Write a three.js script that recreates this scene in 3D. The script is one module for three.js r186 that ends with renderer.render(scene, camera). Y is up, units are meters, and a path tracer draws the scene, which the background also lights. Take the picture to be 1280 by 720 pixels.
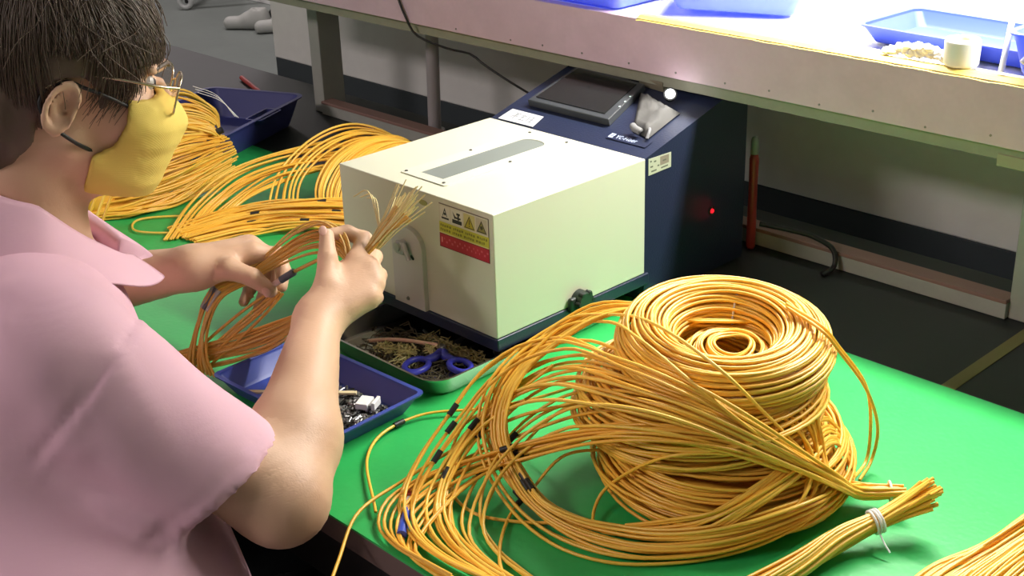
import * as THREE from 'three';
import { mergeGeometries } from 'three/addons/utils/BufferGeometryUtils.js';
import { RoundedBoxGeometry } from 'three/addons/geometries/RoundedBoxGeometry.js';
import { RectAreaLightUniformsLib } from 'three/addons/lights/RectAreaLightUniformsLib.js';
import { ImprovedNoise } from 'three/addons/math/ImprovedNoise.js';

// ------------------------------------------------------------------ camera, light, exposure
const scene = new THREE.Scene();
const camera = new THREE.PerspectiveCamera(24.55, 1280 / 720, 0.05, 40);
camera.position.set(1.1128, 1.4375, 0.9022);
camera.rotation.set(-0.41438, 0.81196, -0.03333, 'YXZ');
const renderer = new THREE.WebGLRenderer({ antialias: true });
renderer.toneMapping = THREE.LinearToneMapping;
renderer.toneMappingExposure = 1.0;
renderer.shadowMap.enabled = true;
renderer.shadowMap.type = THREE.PCFSoftShadowMap;
scene.background = new THREE.Color(0x0b0c0d);
RectAreaLightUniformsLib.init();
const BENCH_LAMP = { x: 0.42, y: 1.50, z: -0.49, len: 0.8, wid: 0.06, power: 150, color: 0xfffbf2 };
const CEILING = { y: 2.74, w: 1.2, d: 0.6, color: 0xfff1f2 };
const CEILING_SPOTS = [[-0.75, 3.0, 34], [-2.8, -2.2, 15], [-5.4, -2.4, 15], [-5.2, 1.4, 15]];

// ------------------------------------------------------------------ helpers
let seed = 7;
const rnd = () => { seed = (seed * 1664525 + 1013904223) >>> 0; return seed / 4294967296; };
const rr = (a, b) => a + (b - a) * rnd();
const gs = () => (rnd() + rnd() + rnd() - 1.5) * 0.9;
const V = (x, y, z) => new THREE.Vector3(x, y, z);
const A = (a) => V(a[0], a[1], a[2]);
const noise = new ImprovedNoise();
const names = {};
const numbered = (n) => { const k = names[n] = (names[n] ?? -1) + 1; return k ? n + '_' + String(k).padStart(3, '0') : n; };
const lin = (r, g, b) => new THREE.Color().setRGB(r, g, b);
const shade = (o) => { o.castShadow = true; o.receiveShadow = true; return o; };

function thing(name, label, category, at = [0, 0, 0], group) {
  const o = new THREE.Group(); o.name = numbered(name); scene.add(o);
  o.position.set(...at); o.userData = { label, category };
  if (group) o.userData.group = group;
  return o;
}
// geometry is given in world coordinates (or in the thing's own when its root stands at the origin of a clone) and moved to the parent's frame
const originOf = (p) => { const v = V(0, 0, 0); for (let q = p; q && q !== scene; q = q.parent) v.add(q.position); return v; };
function part(name, geo, mat, parent, label) {
  const g = Array.isArray(geo) ? (geo.length > 1 ? mergeGeometries(geo.map(plain)) : geo[0]) : geo;
  const m = shade(new THREE.Mesh(g, mat)); m.name = name;
  const o = originOf(parent); g.translate(-o.x, -o.y, -o.z);
  parent.add(m); if (label) m.userData.label = label;
  return m;
}
function one(name, geo, mat, label, category, group) {          // a thing that is one mesh, origin at its base
  const g = Array.isArray(geo) ? (geo.length > 1 ? mergeGeometries(geo.map(plain)) : geo[0]) : geo;
  g.computeBoundingBox(); const b = g.boundingBox, o = V((b.min.x + b.max.x) / 2, b.min.y, (b.min.z + b.max.z) / 2);
  g.translate(-o.x, -o.y, -o.z);
  const m = shade(new THREE.Mesh(g, mat)); m.name = numbered(name); m.position.copy(o); scene.add(m);
  m.userData = { label, category }; if (group) m.userData.group = group;
  return m;
}
function struct(name, geo, mat) {
  const g = Array.isArray(geo) ? mergeGeometries(geo.map(plain)) : geo;
  const m = shade(new THREE.Mesh(g, mat)); m.name = name; m.userData.kind = 'structure'; scene.add(m); return m;
}
function plain(g) {
  const h = g.index ? g.toNonIndexed() : g;
  for (const k of Object.keys(h.attributes)) if (!['position', 'normal', 'uv'].includes(k)) h.deleteAttribute(k);
  if (!h.attributes.uv) h.setAttribute('uv', new THREE.BufferAttribute(new Float32Array(h.attributes.position.count * 2), 2));
  return h;
}
// box between two corners, uv in metres
function bx(x0, y0, z0, x1, y1, z1, r = 0.0015) {
  const w = x1 - x0, h = y1 - y0, d = z1 - z0;
  const g = r > 0 ? new RoundedBoxGeometry(w, h, d, 2, Math.min(r, w / 2.01, h / 2.01, d / 2.01)) : new THREE.BoxGeometry(w, h, d);
  g.translate((x0 + x1) / 2, (y0 + y1) / 2, (z0 + z1) / 2);
  return boxUV(g);
}
function boxUV(g) {
  const p = g.attributes.position, n = g.attributes.normal, uv = new Float32Array(p.count * 2);
  for (let i = 0; i < p.count; i++) {
    const ax = Math.abs(n.getX(i)), ay = Math.abs(n.getY(i)), az = Math.abs(n.getZ(i));
    const [a, b] = ay >= ax && ay >= az ? [p.getX(i), p.getZ(i)] : ax >= az ? [p.getZ(i), p.getY(i)] : [p.getX(i), p.getY(i)];
    uv[i * 2] = a; uv[i * 2 + 1] = b;
  }
  g.setAttribute('uv', new THREE.BufferAttribute(uv, 2)); return g;
}
// tube through points, parallel-transported frame; rad is a number or a function of 0..1
function tube(pts, rad, sides = 6, closed = false, caps = true) {
  const n = pts.length, pos = [], nor = [], uv = [], idx = [];
  const T = pts.map((p, i) => { const a = pts[closed ? (i + n - 1) % n : Math.max(0, i - 1)], b = pts[closed ? (i + 1) % n : Math.min(n - 1, i + 1)]; return b.clone().sub(a).normalize(); });
  let N = Math.abs(T[0].y) < 0.9 ? V(0, 1, 0) : V(1, 0, 0);
  const rings = closed ? n + 1 : n; let len = 0;
  for (let k = 0; k < rings; k++) {
    const i = k % n, t = T[i], p = pts[i];
    if (k) len += p.distanceTo(pts[(k - 1) % n]);
    N = N.clone().sub(t.clone().multiplyScalar(N.dot(t))).normalize();
    const B = t.clone().cross(N), r = typeof rad === 'function' ? rad(k / (rings - 1)) : rad;
    for (let j = 0; j <= sides; j++) {
      const a = j / sides * Math.PI * 2, c = Math.cos(a), s = Math.sin(a);
      const dx = N.x * c + B.x * s, dy = N.y * c + B.y * s, dz = N.z * c + B.z * s;
      pos.push(p.x + dx * r, p.y + dy * r, p.z + dz * r); nor.push(dx, dy, dz); uv.push(j / sides, len);
    }
  }
  const w = sides + 1;
  for (let k = 0; k < rings - 1; k++) for (let j = 0; j < sides; j++) { const a = k * w + j, b = a + w; idx.push(a, a + 1, b, b, a + 1, b + 1); }
  if (caps && !closed) for (const e of [0, rings - 1]) {
    const c = pos.length / 3, p = pts[e]; pos.push(p.x, p.y, p.z); const t = T[e]; nor.push(e ? t.x : -t.x, e ? t.y : -t.y, e ? t.z : -t.z); uv.push(0, 0);
    for (let j = 0; j < sides; j++) e ? idx.push(c, e * w + j, e * w + j + 1) : idx.push(c, j + 1, j);
  }
  const g = new THREE.BufferGeometry();
  g.setAttribute('position', new THREE.Float32BufferAttribute(pos, 3)); g.setAttribute('normal', new THREE.Float32BufferAttribute(nor, 3)); g.setAttribute('uv', new THREE.Float32BufferAttribute(uv, 2));
  g.setIndex(idx); return g;
}
const spline = (arr, n, closed = false) => new THREE.CatmullRomCurve3(arr.map((a) => a.isVector3 ? a : A(a)), closed, 'centripetal').getSpacedPoints(n);
const wire = (arr, r, n = 40, sides = 6) => tube(spline(arr, n), r, sides);
function lathe(profile, x, y, z, seg = 24) { const g = new THREE.LatheGeometry(profile.map((p) => new THREE.Vector2(p[0], p[1])), seg); g.translate(x, y, z); return g; }
function rod(a, b, r0, r1 = r0, seg = 16) {
  const va = A(a), vb = A(b), d = vb.clone().sub(va), g = new THREE.CylinderGeometry(r1, r0, d.length(), seg);
  g.applyQuaternion(new THREE.Quaternion().setFromUnitVectors(V(0, 1, 0), d.clone().normalize())); const m = va.add(vb).multiplyScalar(0.5); g.translate(m.x, m.y, m.z); return g;
}
// flat outline in a plane: origin o, axes ex, ey (unit), pts in metres, thickness t along ex x ey
function slab(o, ex, ey, pts, t, bevel = 0, holes = []) {
  const s = new THREE.Shape(pts.map((p) => new THREE.Vector2(p[0], p[1])));
  for (const h of holes) s.holes.push(new THREE.Path(h.map((p) => new THREE.Vector2(p[0], p[1]))));
  const g = new THREE.ExtrudeGeometry(s, { depth: t, bevelEnabled: bevel > 0, bevelSize: bevel, bevelThickness: bevel, bevelSegments: 2, steps: 1 });
  const x = A(ex).normalize(), y = A(ey).normalize(), z = x.clone().cross(y);
  g.applyMatrix4(new THREE.Matrix4().makeBasis(x, y, z).setPosition(A(o))); return g;
}
const rrect = (x0, y0, x1, y1, r, n = 5) => { const o = []; for (const [cx, cy, a0] of [[x1 - r, y0 + r, -90], [x1 - r, y1 - r, 0], [x0 + r, y1 - r, 90], [x0 + r, y0 + r, 180]]) for (let i = 0; i <= n; i++) { const a = (a0 + 90 * i / n) * Math.PI / 180; o.push([cx + r * Math.cos(a), cy + r * Math.sin(a)]); } return o; };
const disc = (cx, cy, r, n = 20) => Array.from({ length: n }, (_, i) => [cx + r * Math.cos(i / n * 6.28318), cy + r * Math.sin(i / n * 6.28318)]);
// open tray: rounded rectangle rings lofted; w, d at the rim, wb, db at the bottom
function trayGeo(w, d, h, wb, db, cr, th, lip) {
  const rings = [];
  const ring = (ww, dd, y, r) => rrect(-ww / 2, -dd / 2, ww / 2, dd / 2, Math.max(r, 0.001), 6).map((p) => V(p[0], y, p[1]));
  rings.push(ring(0.004, 0.004, 0, 0.001), ring(wb - 0.004, db - 0.004, 0, cr), ring(wb, db, 0.003, cr), ring(w, d, h - 0.002, cr), ring(w + lip * 2, d + lip * 2, h - 0.002, cr + lip), ring(w + lip * 2 + 0.001, d + lip * 2 + 0.001, h, cr + lip), ring(w - th * 2 + 0.001, d - th * 2 + 0.001, h, cr), ring(w - th * 2, d - th * 2, h - 0.003, cr), ring(wb - th * 2, db - th * 2, th + 0.003, cr), ring(wb - th * 2 - 0.006, db - th * 2 - 0.006, th, cr), ring(0.004, 0.004, th, 0.001));
  const pos = [], idx = [], m = rings[0].length;
  rings.forEach((r) => r.forEach((p) => pos.push(p.x, p.y, p.z)));
  for (let k = 0; k < rings.length - 1; k++) for (let j = 0; j < m; j++) { const a = k * m + j, b = k * m + (j + 1) % m, c = a + m, e = b + m; idx.push(a, c, b, c, e, b); }
  const g = new THREE.BufferGeometry(); g.setAttribute('position', new THREE.Float32BufferAttribute(pos, 3)); g.setIndex(idx);
  const f = g.toNonIndexed(); f.computeVertexNormals(); return boxUV(creased(f, 0.5));
}
function creased(g, ang) {                                     // smooth normals below an angle, on non-indexed geometry
  const p = g.attributes.position, key = (i) => Math.round(p.getX(i) * 2e4) + ',' + Math.round(p.getY(i) * 2e4) + ',' + Math.round(p.getZ(i) * 2e4), map = new Map(), fn = [];
  const a = V(), b = V(), c = V();
  for (let i = 0; i < p.count; i += 3) { a.fromBufferAttribute(p, i); b.fromBufferAttribute(p, i + 1); c.fromBufferAttribute(p, i + 2); const n = b.clone().sub(a).cross(c.clone().sub(a)); for (let k = 0; k < 3; k++) { fn.push(n); const q = key(i + k); if (!map.has(q)) map.set(q, []); map.get(q).push(n); } }
  const out = new Float32Array(p.count * 3), cs = Math.cos(ang);
  for (let i = 0; i < p.count; i++) { const f = fn[i], fl = f.length() || 1, s = V(); for (const n of map.get(key(i))) if (n.dot(f) >= cs * fl * (n.length() || 1)) s.add(n); s.normalize(); out.set([s.x, s.y, s.z], i * 3); }
  g.setAttribute('normal', new THREE.BufferAttribute(out, 3)); return g;
}
// ---- textures
function dataTex(n, f, srgb = false, rep = 1) {
  const d = new Uint8Array(n * n * 4);
  for (let y = 0; y < n; y++) for (let x = 0; x < n; x++) { const c = f(x / n, y / n), i = (y * n + x) * 4; if (typeof c === 'number') d[i] = d[i + 1] = d[i + 2] = Math.max(0, Math.min(255, c * 255)); else for (let k = 0; k < 3; k++) d[i + k] = Math.max(0, Math.min(255, c[k] * 255)); d[i + 3] = 255; }
  const t = new THREE.DataTexture(d, n, n); t.wrapS = t.wrapT = THREE.RepeatWrapping; t.magFilter = THREE.LinearFilter; t.minFilter = THREE.LinearMipmapLinearFilter; t.generateMipmaps = true;
  if (srgb) t.colorSpace = THREE.SRGBColorSpace; t.repeat.set(rep, rep); t.needsUpdate = true; return t;
}
function per(x, y, s, z) {                                      // noise that tiles over 0..1
  const a = x * s, b = y * s, N = (i, j) => noise.noise(i, j, z), u = x, v = y;
  return N(a, b) * (1 - u) * (1 - v) + N(a - s, b) * u * (1 - v) + N(a, b - s) * (1 - u) * v + N(a - s, b - s) * u * v;
}
const grainTex = dataTex(256, (x, y) => 0.5 + 0.35 * per(x, y, 40, 3) + 0.2 * per(x, y, 90, 9));
const blotTex = dataTex(256, (x, y) => { const v = 0.93 + 0.10 * per(x, y, 6, 1) + 0.07 * per(x, y, 19, 5) + 0.05 * per(x, y, 70, 8); return v; }, false);
const knitTex = dataTex(256, (x, y) => 0.5 + 0.25 * Math.sin(x * 2 * Math.PI * 32) * Math.sin(y * 2 * Math.PI * 32) + 0.12 * per(x, y, 60, 2));
const rep = (t, r) => { const c = t.clone(); c.repeat.set(r, r); c.needsUpdate = true; return c; };
function canvasTex(w, h, draw) { const c = document.createElement('canvas'); c.width = w; c.height = h; draw(c.getContext('2d'), w, h); const t = new THREE.CanvasTexture(c); t.colorSpace = THREE.SRGBColorSpace; return t; }
const std = (color, roughness, extra = {}) => new THREE.MeshStandardMaterial({ color, roughness, ...extra });
const phy = (color, roughness, extra = {}) => new THREE.MeshPhysicalMaterial({ color, roughness, ...extra });
// flat printed patch: quad p0 (left bottom) p1 (right bottom) p2 (right top) p3 (left top), lifted t along its normal, with edges
function patch(p0, p1, p2, p3, t) {
  const P = [p0, p1, p2, p3].map((a) => A(a)), n = P[1].clone().sub(P[0]).cross(P[3].clone().sub(P[0])).normalize().multiplyScalar(t);
  const Q = P.map((p) => p.clone().add(n)), pos = [], uv = [], q = (a, b, c, d, u) => { for (const [p, w] of [[a, u[0]], [b, u[1]], [c, u[2]], [a, u[0]], [c, u[2]], [d, u[3]]]) { pos.push(p.x, p.y, p.z); uv.push(...w); } };
  q(Q[0], Q[1], Q[2], Q[3], [[0, 0], [1, 0], [1, 1], [0, 1]]); q(P[3], P[2], P[1], P[0], [[0, 1], [1, 1], [1, 0], [0, 0]]);
  for (let i = 0; i < 4; i++) { const j = (i + 1) % 4; q(P[i], P[j], Q[j], Q[i], [[0.01, 0.01], [0.02, 0.01], [0.02, 0.02], [0.01, 0.02]]); }
  const g = new THREE.BufferGeometry(); g.setAttribute('position', new THREE.Float32BufferAttribute(pos, 3)); g.setAttribute('uv', new THREE.Float32BufferAttribute(uv, 2)); g.computeVertexNormals(); return g;
}
// ---- signed distances and surface nets
const smin = (a, b, k) => { const h = Math.max(k - Math.abs(a - b), 0) / k; return Math.min(a, b) - h * h * k * 0.25; };
const cap = (a, b, ra, rb) => { const bax = b[0] - a[0], bay = b[1] - a[1], baz = b[2] - a[2], L = bax * bax + bay * bay + baz * baz; return (x, y, z) => { const px = x - a[0], py = y - a[1], pz = z - a[2]; let h = L ? (px * bax + py * bay + pz * baz) / L : 0; h = h < 0 ? 0 : h > 1 ? 1 : h; const dx = px - bax * h, dy = py - bay * h, dz = pz - baz * h; return Math.sqrt(dx * dx + dy * dy + dz * dz) - (ra + (rb - ra) * h); }; };
const ell = (c, r) => (x, y, z) => { const a = (x - c[0]) / r[0], b = (y - c[1]) / r[1], d = (z - c[2]) / r[2], k0 = Math.sqrt(a * a + b * b + d * d), e = a / r[0], f = b / r[1], g = d / r[2], k1 = Math.sqrt(e * e + f * f + g * g); return k1 < 1e-9 ? -Math.min(...r) : k0 * (k0 - 1) / k1; };
const union = (fs, k) => (x, y, z) => { let d = fs[0](x, y, z); for (let i = 1; i < fs.length; i++) d = smin(d, fs[i](x, y, z), k); return d; };
function nets(F, lo, hi, c) {
  const nx = Math.ceil((hi[0] - lo[0]) / c) + 1, ny = Math.ceil((hi[1] - lo[1]) / c) + 1, nz = Math.ceil((hi[2] - lo[2]) / c) + 1, v = new Float32Array(nx * ny * nz);
  for (let k = 0, i = 0; k < nz; k++) for (let j = 0; j < ny; j++) for (let q = 0; q < nx; q++, i++) v[i] = F(lo[0] + q * c, lo[1] + j * c, lo[2] + k * c);
  const id = new Int32Array(nx * ny * nz).fill(-1), pos = [], idx = [], O = [0, 1, nx, nx + 1, nx * ny, nx * ny + 1, nx * ny + nx, nx * ny + nx + 1];
  const E = [[0, 1], [2, 3], [4, 5], [6, 7], [0, 2], [1, 3], [4, 6], [5, 7], [0, 4], [1, 5], [2, 6], [3, 7]];
  for (let k = 0; k < nz - 1; k++) for (let j = 0; j < ny - 1; j++) for (let q = 0; q < nx - 1; q++) {
    const b = q + nx * (j + ny * k); let m = 0; for (let t = 0; t < 8; t++) if (v[b + O[t]] < 0) m |= 1 << t;
    if (m === 0 || m === 255) continue;
    let X = 0, Y = 0, Z = 0, n = 0;
    for (const [s, t] of E) if ((m >> s & 1) !== (m >> t & 1)) { const f = v[b + O[s]] / (v[b + O[s]] - v[b + O[t]]); X += (s & 1) + f * ((t & 1) - (s & 1)); Y += (s >> 1 & 1) + f * ((t >> 1 & 1) - (s >> 1 & 1)); Z += (s >> 2) + f * ((t >> 2) - (s >> 2)); n++; }
    id[b] = pos.length / 3; pos.push(lo[0] + (q + X / n) * c, lo[1] + (j + Y / n) * c, lo[2] + (k + Z / n) * c);
  }
  const D = [1, nx, nx * ny];
  for (let k = 1; k < nz - 1; k++) for (let j = 1; j < ny - 1; j++) for (let q = 1; q < nx - 1; q++) {
    const b = q + nx * (j + ny * k);
    for (let a = 0; a < 3; a++) { const s = v[b] < 0, t = v[b + D[a]] < 0; if (s === t) continue; const u = D[(a + 1) % 3], w = D[(a + 2) % 3], p = id[b - u - w], e = id[b - w], f = id[b], g = id[b - u]; if (p < 0 || e < 0 || f < 0 || g < 0) continue; s ? idx.push(p, e, f, p, f, g) : idx.push(p, f, e, p, g, f); }
  }
  const g = new THREE.BufferGeometry(); g.setAttribute('position', new THREE.Float32BufferAttribute(pos, 3)); g.setIndex(idx); g.computeVertexNormals();
  return g;
}
const cat = (gs) => { const o = mergeGeometries(gs.map((g) => { g.deleteAttribute('uv'); return g; })); const p = o.attributes.position, uv = new Float32Array(p.count * 2); for (let i = 0; i < p.count; i++) { uv[i * 2] = p.getX(i) + p.getZ(i) * 0.7; uv[i * 2 + 1] = p.getY(i) + p.getZ(i) * 0.3; } o.setAttribute('uv', new THREE.BufferAttribute(uv, 2)); return o; };

// ------------------------------------------------------------------ materials
const M = {
  wall: std(lin(0.80, 0.79, 0.74), 0.75, { bumpMap: rep(grainTex, 3), bumpScale: 0.0006, map: rep(blotTex, 0.7) }),
  dado: std(lin(0.035, 0.045, 0.05), 0.7, { map: rep(blotTex, 1) }),
  floor: std(lin(0.21, 0.235, 0.22), 0.42, { map: rep(blotTex, 0.5), bumpMap: rep(grainTex, 2), bumpScale: 0.0003 }),
  ceiling: std(lin(0.78, 0.78, 0.76), 0.9),
  bench: std(lin(0.017, 0.021, 0.019), 0.55, { map: rep(blotTex, 1.5) }),
  benchEdge: std(lin(0.13, 0.085, 0.075), 0.5, { map: rep(blotTex, 5) }),
  mat: phy(lin(0.028, 0.47, 0.105), 0.42, { map: rep(blotTex, 2), bumpMap: rep(grainTex, 4), bumpScale: 0.0003, roughnessMap: null }),
  tape: std(lin(0.20, 0.17, 0.05), 0.6),
  shelf: std(lin(0.69, 0.50, 0.585), 0.45, { map: rep(blotTex, 2.5), bumpMap: rep(grainTex, 3), bumpScale: 0.0002 }),
  shelfTop: std(lin(0.86, 0.86, 0.88), 0.4, { map: rep(blotTex, 2) }),
  edge: std(lin(0.74, 0.56, 0.13), 0.6, { map: rep(blotTex, 6) }),
  post: std(lin(0.42, 0.42, 0.37), 0.5, { map: rep(blotTex, 3) }),
  railTop: std(lin(0.28, 0.16, 0.13), 0.6),
  dark: std(lin(0.012, 0.012, 0.012), 0.5),
  blackWire: std(lin(0.015, 0.014, 0.013), 0.45),
  pole: std(lin(0.42, 0.38, 0.38), 0.4),
  ovenWhite: phy(lin(0.65, 0.64, 0.50), 0.38, { bumpMap: rep(grainTex, 8), bumpScale: 0.00005 }),
  navy: phy(lin(0.016, 0.022, 0.052), 0.38, { bumpMap: rep(grainTex, 10), bumpScale: 0.0003 }),
  screen: phy(lin(0.012, 0.014, 0.014), 0.12, {}),
  bezel: std(lin(0.05, 0.055, 0.06), 0.4),
  greyMesh: std(lin(0.20, 0.22, 0.20), 0.55),
  steel: std(lin(0.62, 0.61, 0.57), 0.28, { metalness: 1 }),
  steelTray: std(lin(0.60, 0.60, 0.57), 0.2, { metalness: 1 }),
  screw: std(lin(0.25, 0.25, 0.24), 0.35, { metalness: 1 }),
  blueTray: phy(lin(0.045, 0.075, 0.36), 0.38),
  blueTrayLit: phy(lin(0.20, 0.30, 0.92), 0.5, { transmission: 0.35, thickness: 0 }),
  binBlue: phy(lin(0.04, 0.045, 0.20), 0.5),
  scissors: phy(lin(0.035, 0.04, 0.40), 0.35),
  white: std(lin(0.85, 0.85, 0.83), 0.5),
  cream: std(lin(0.85, 0.80, 0.52), 0.6),
  skin: phy(lin(0.66, 0.41, 0.27), 0.52, { sheen: 0.25, sheenRoughness: 0.5, sheenColor: lin(1, 0.7, 0.55), bumpMap: rep(grainTex, 14), bumpScale: 0.0002 }),
  polo: phy(lin(0.74, 0.45, 0.54), 0.85, { sheen: 0.5, sheenRoughness: 0.6, sheenColor: lin(0.9, 0.6, 0.68), bumpMap: rep(grainTex, 12), bumpScale: 0.00012 }),
  hair: phy(lin(0.105, 0.070, 0.047), 0.5, { sheen: 0.2, sheenColor: lin(0.5, 0.36, 0.25) }),
  mask: phy(lin(0.76, 0.56, 0.12), 0.8, { sheen: 0.2, bumpMap: rep(knitTex, 20), bumpScale: 0.0002 }),
  trousers: std(lin(0.012, 0.013, 0.018), 0.8),
  glass: phy(lin(0.97, 0.94, 0.90), 0.04, { transmission: 1, thickness: 0 }),
  gold: std(lin(0.62, 0.50, 0.36), 0.25, { metalness: 1 }),
  eye: std(lin(0.50, 0.46, 0.43), 0.3),
  red: phy(lin(0.42, 0.04, 0.035), 0.4),
  clearTie: phy(lin(0.9, 0.9, 0.88), 0.3, { transmission: 0.35, thickness: 0 }),
  pale: std(lin(0.85, 0.72, 0.36), 0.5),
};
const cable = [[0.93, 0.54, 0.06], [0.91, 0.50, 0.05], [0.94, 0.58, 0.08], [0.89, 0.46, 0.05]].map((c) => phy(lin(...c), 0.42, { clearcoat: 0.25, clearcoatRoughness: 0.3 }));
const cableAmber = [[0.92, 0.58, 0.12], [0.90, 0.52, 0.09], [0.93, 0.64, 0.20]].map((c) => phy(lin(...c), 0.4, { transmission: 0.3, thickness: 0 }));
const anyCable = () => cable[Math.floor(rnd() * 4) % 4];

// ------------------------------------------------------------------ the room
struct('floor', bx(-9, -0.1, -6.2, 3.4, 0, 6.2, 0), M.floor);
struct('ceiling', bx(-9, 2.8, -6.2, 3.4, 2.9, 6.2, 0), M.ceiling);
struct('wall_far', bx(-9, 0, -6.3, 3.4, 2.8, -6.2, 0), M.wall);
struct('wall_near', bx(-9, 0, 6.2, 3.4, 2.8, 6.3, 0), M.wall);
struct('wall_left', bx(-9.1, 0, -6.2, -9, 2.8, 6.2, 0), M.wall);
struct('wall_right', bx(3.4, 0, -6.2, 3.5, 2.8, 6.2, 0), M.wall);
struct('wall_back', bx(-1.335, 0.742, -0.76, 3.4, 2.0, -0.72, 0.004), M.wall);
struct('baseboard_back', bx(-1.335, 0, -0.76, 3.4, 0.742, -0.722, 0.002), M.dado);
CEILING_SPOTS.forEach(([x, z, power], i) => {
  const t = thing('ceiling_light', 'rectangular white ceiling light panel ' + ['behind the worker', 'behind the partition', 'over the far floor', 'on the far side of the worker'][i], 'light', [x, CEILING.y, z]);
  part('frame', bx(x - CEILING.w / 2 - 0.02, CEILING.y, z - CEILING.d / 2 - 0.02, x + CEILING.w / 2 + 0.02, 2.8, z + CEILING.d / 2 + 0.02), M.white, t);
  part('diffuser', bx(x - CEILING.w / 2, CEILING.y - 0.008, z - CEILING.d / 2, x + CEILING.w / 2, CEILING.y, z + CEILING.d / 2, 0), std(0xffffff, 0.6, { emissive: 0xffffff, emissiveIntensity: 0.9 }), t);
  const l = new THREE.RectAreaLight(CEILING.color, power, CEILING.w, CEILING.d); l.position.set(x, CEILING.y - 0.012, z); l.lookAt(x, 0, z); l.name = 'ceiling_light_source'; scene.add(l);
});
{ // tube lamp on a bracket over the shelf, above the frame
  const L = BENCH_LAMP, t = thing('bench_lamp', 'long white tube lamp above the shelf', 'lamp', [L.x, L.y, L.z]);
  part('housing', bx(L.x - L.len / 2 - 0.02, L.y, L.z - L.wid / 2 - 0.006, L.x + L.len / 2 + 0.02, L.y + 0.04, L.z + L.wid / 2 + 0.006, 0.005), M.white, t);
  part('diffuser', bx(L.x - L.len / 2, L.y - 0.006, L.z - L.wid / 2, L.x + L.len / 2, L.y, L.z + L.wid / 2, 0.002), std(0xffffff, 0.5, { emissive: 0xffffff, emissiveIntensity: 3 }), t);
  for (const s of [-1, 1]) part('bracket', bx(L.x + s * L.len * 0.4 - 0.012, L.y + 0.04, -0.72, L.x + s * L.len * 0.4 + 0.012, L.y + 0.055, L.z + 0.02, 0.002), M.post, t);
  const l = new THREE.RectAreaLight(L.color, L.power, L.len, L.wid); l.position.set(L.x, L.y - 0.009, L.z); l.lookAt(L.x, 0, L.z); l.name = 'bench_lamp_source'; scene.add(l);
}
// far floor: chair castors and shoes, small and soft in the distance
{
  const t = thing('office_chair', 'dark chair foot with a pale castor on the far floor', 'chair', [-5.22, 0, -2.78]);
  part('castor', new THREE.TorusGeometry(0.030, 0.014, 10, 24).rotateY(0.8).translate(-5.21, 0.044, -2.76), std(lin(0.5, 0.52, 0.5), 0.5), t, 'pale castor');
  part('castor_fork', bx(-5.235, 0.03, -2.80, -5.20, 0.12, -2.77, 0.006), M.dark, t);
  part('leg', rod([-5.22, 0.11, -2.78], [-5.55, 0.17, -3.15], 0.026, 0.032), M.dark, t);
  part('leg', rod([-5.22, 0.09, -2.79], [-4.98, 0.16, -3.2], 0.022, 0.03), M.dark, t);
}
const shoeGeo = (x, z, a) => { const F = (px, py, pz) => { const c = Math.cos(a), s = Math.sin(a), u = (px - x) * c + (pz - z) * s, w = -(px - x) * s + (pz - z) * c; const b = union([cap([-0.085, 0.035, 0], [0.08, 0.03, 0.0], 0.036, 0.034), cap([-0.09, 0.05, 0], [-0.02, 0.055, 0], 0.036, 0.034), cap([-0.085, 0.085, 0], [-0.06, 0.085, 0], 0.032, 0.03)], 0.03)(u, py, w); return Math.max(b, -py + 0.004, -cap([-0.08, 0.12, 0], [-0.065, 0.12, 0], 0.028, 0.026)(u, py, w)); }; return cat([nets(F, [x - 0.16, 0, z - 0.16], [x + 0.16, 0.14, z + 0.16], 0.008)]); };
one('shoe', shoeGeo(-4.55, -2.70, 2.5), std(lin(0.42, 0.43, 0.40), 0.6), 'pale grey shoe on the far floor, nearer the pale castor', 'shoe');
one('shoe', shoeGeo(-4.36, -2.76, 2.2), std(lin(0.42, 0.43, 0.40), 0.6), 'pale grey shoe on the far floor, nearer the partition end', 'shoe');
one('carton', [bx(-5.2, 0, -3.35, -4.75, 0.16, -3.12, 0.004), bx(-5.21, 0.15, -3.36, -4.74, 0.17, -3.11, 0.003)], M.white, 'white carton lying on the far floor', 'box');
one('chair_leg', rod([-4.62, 0.02, -2.92], [-4.30, 0.34, -3.05], 0.035, 0.04), M.dark, 'black slanting furniture leg on the far floor beside the shoes', 'leg');

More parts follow.
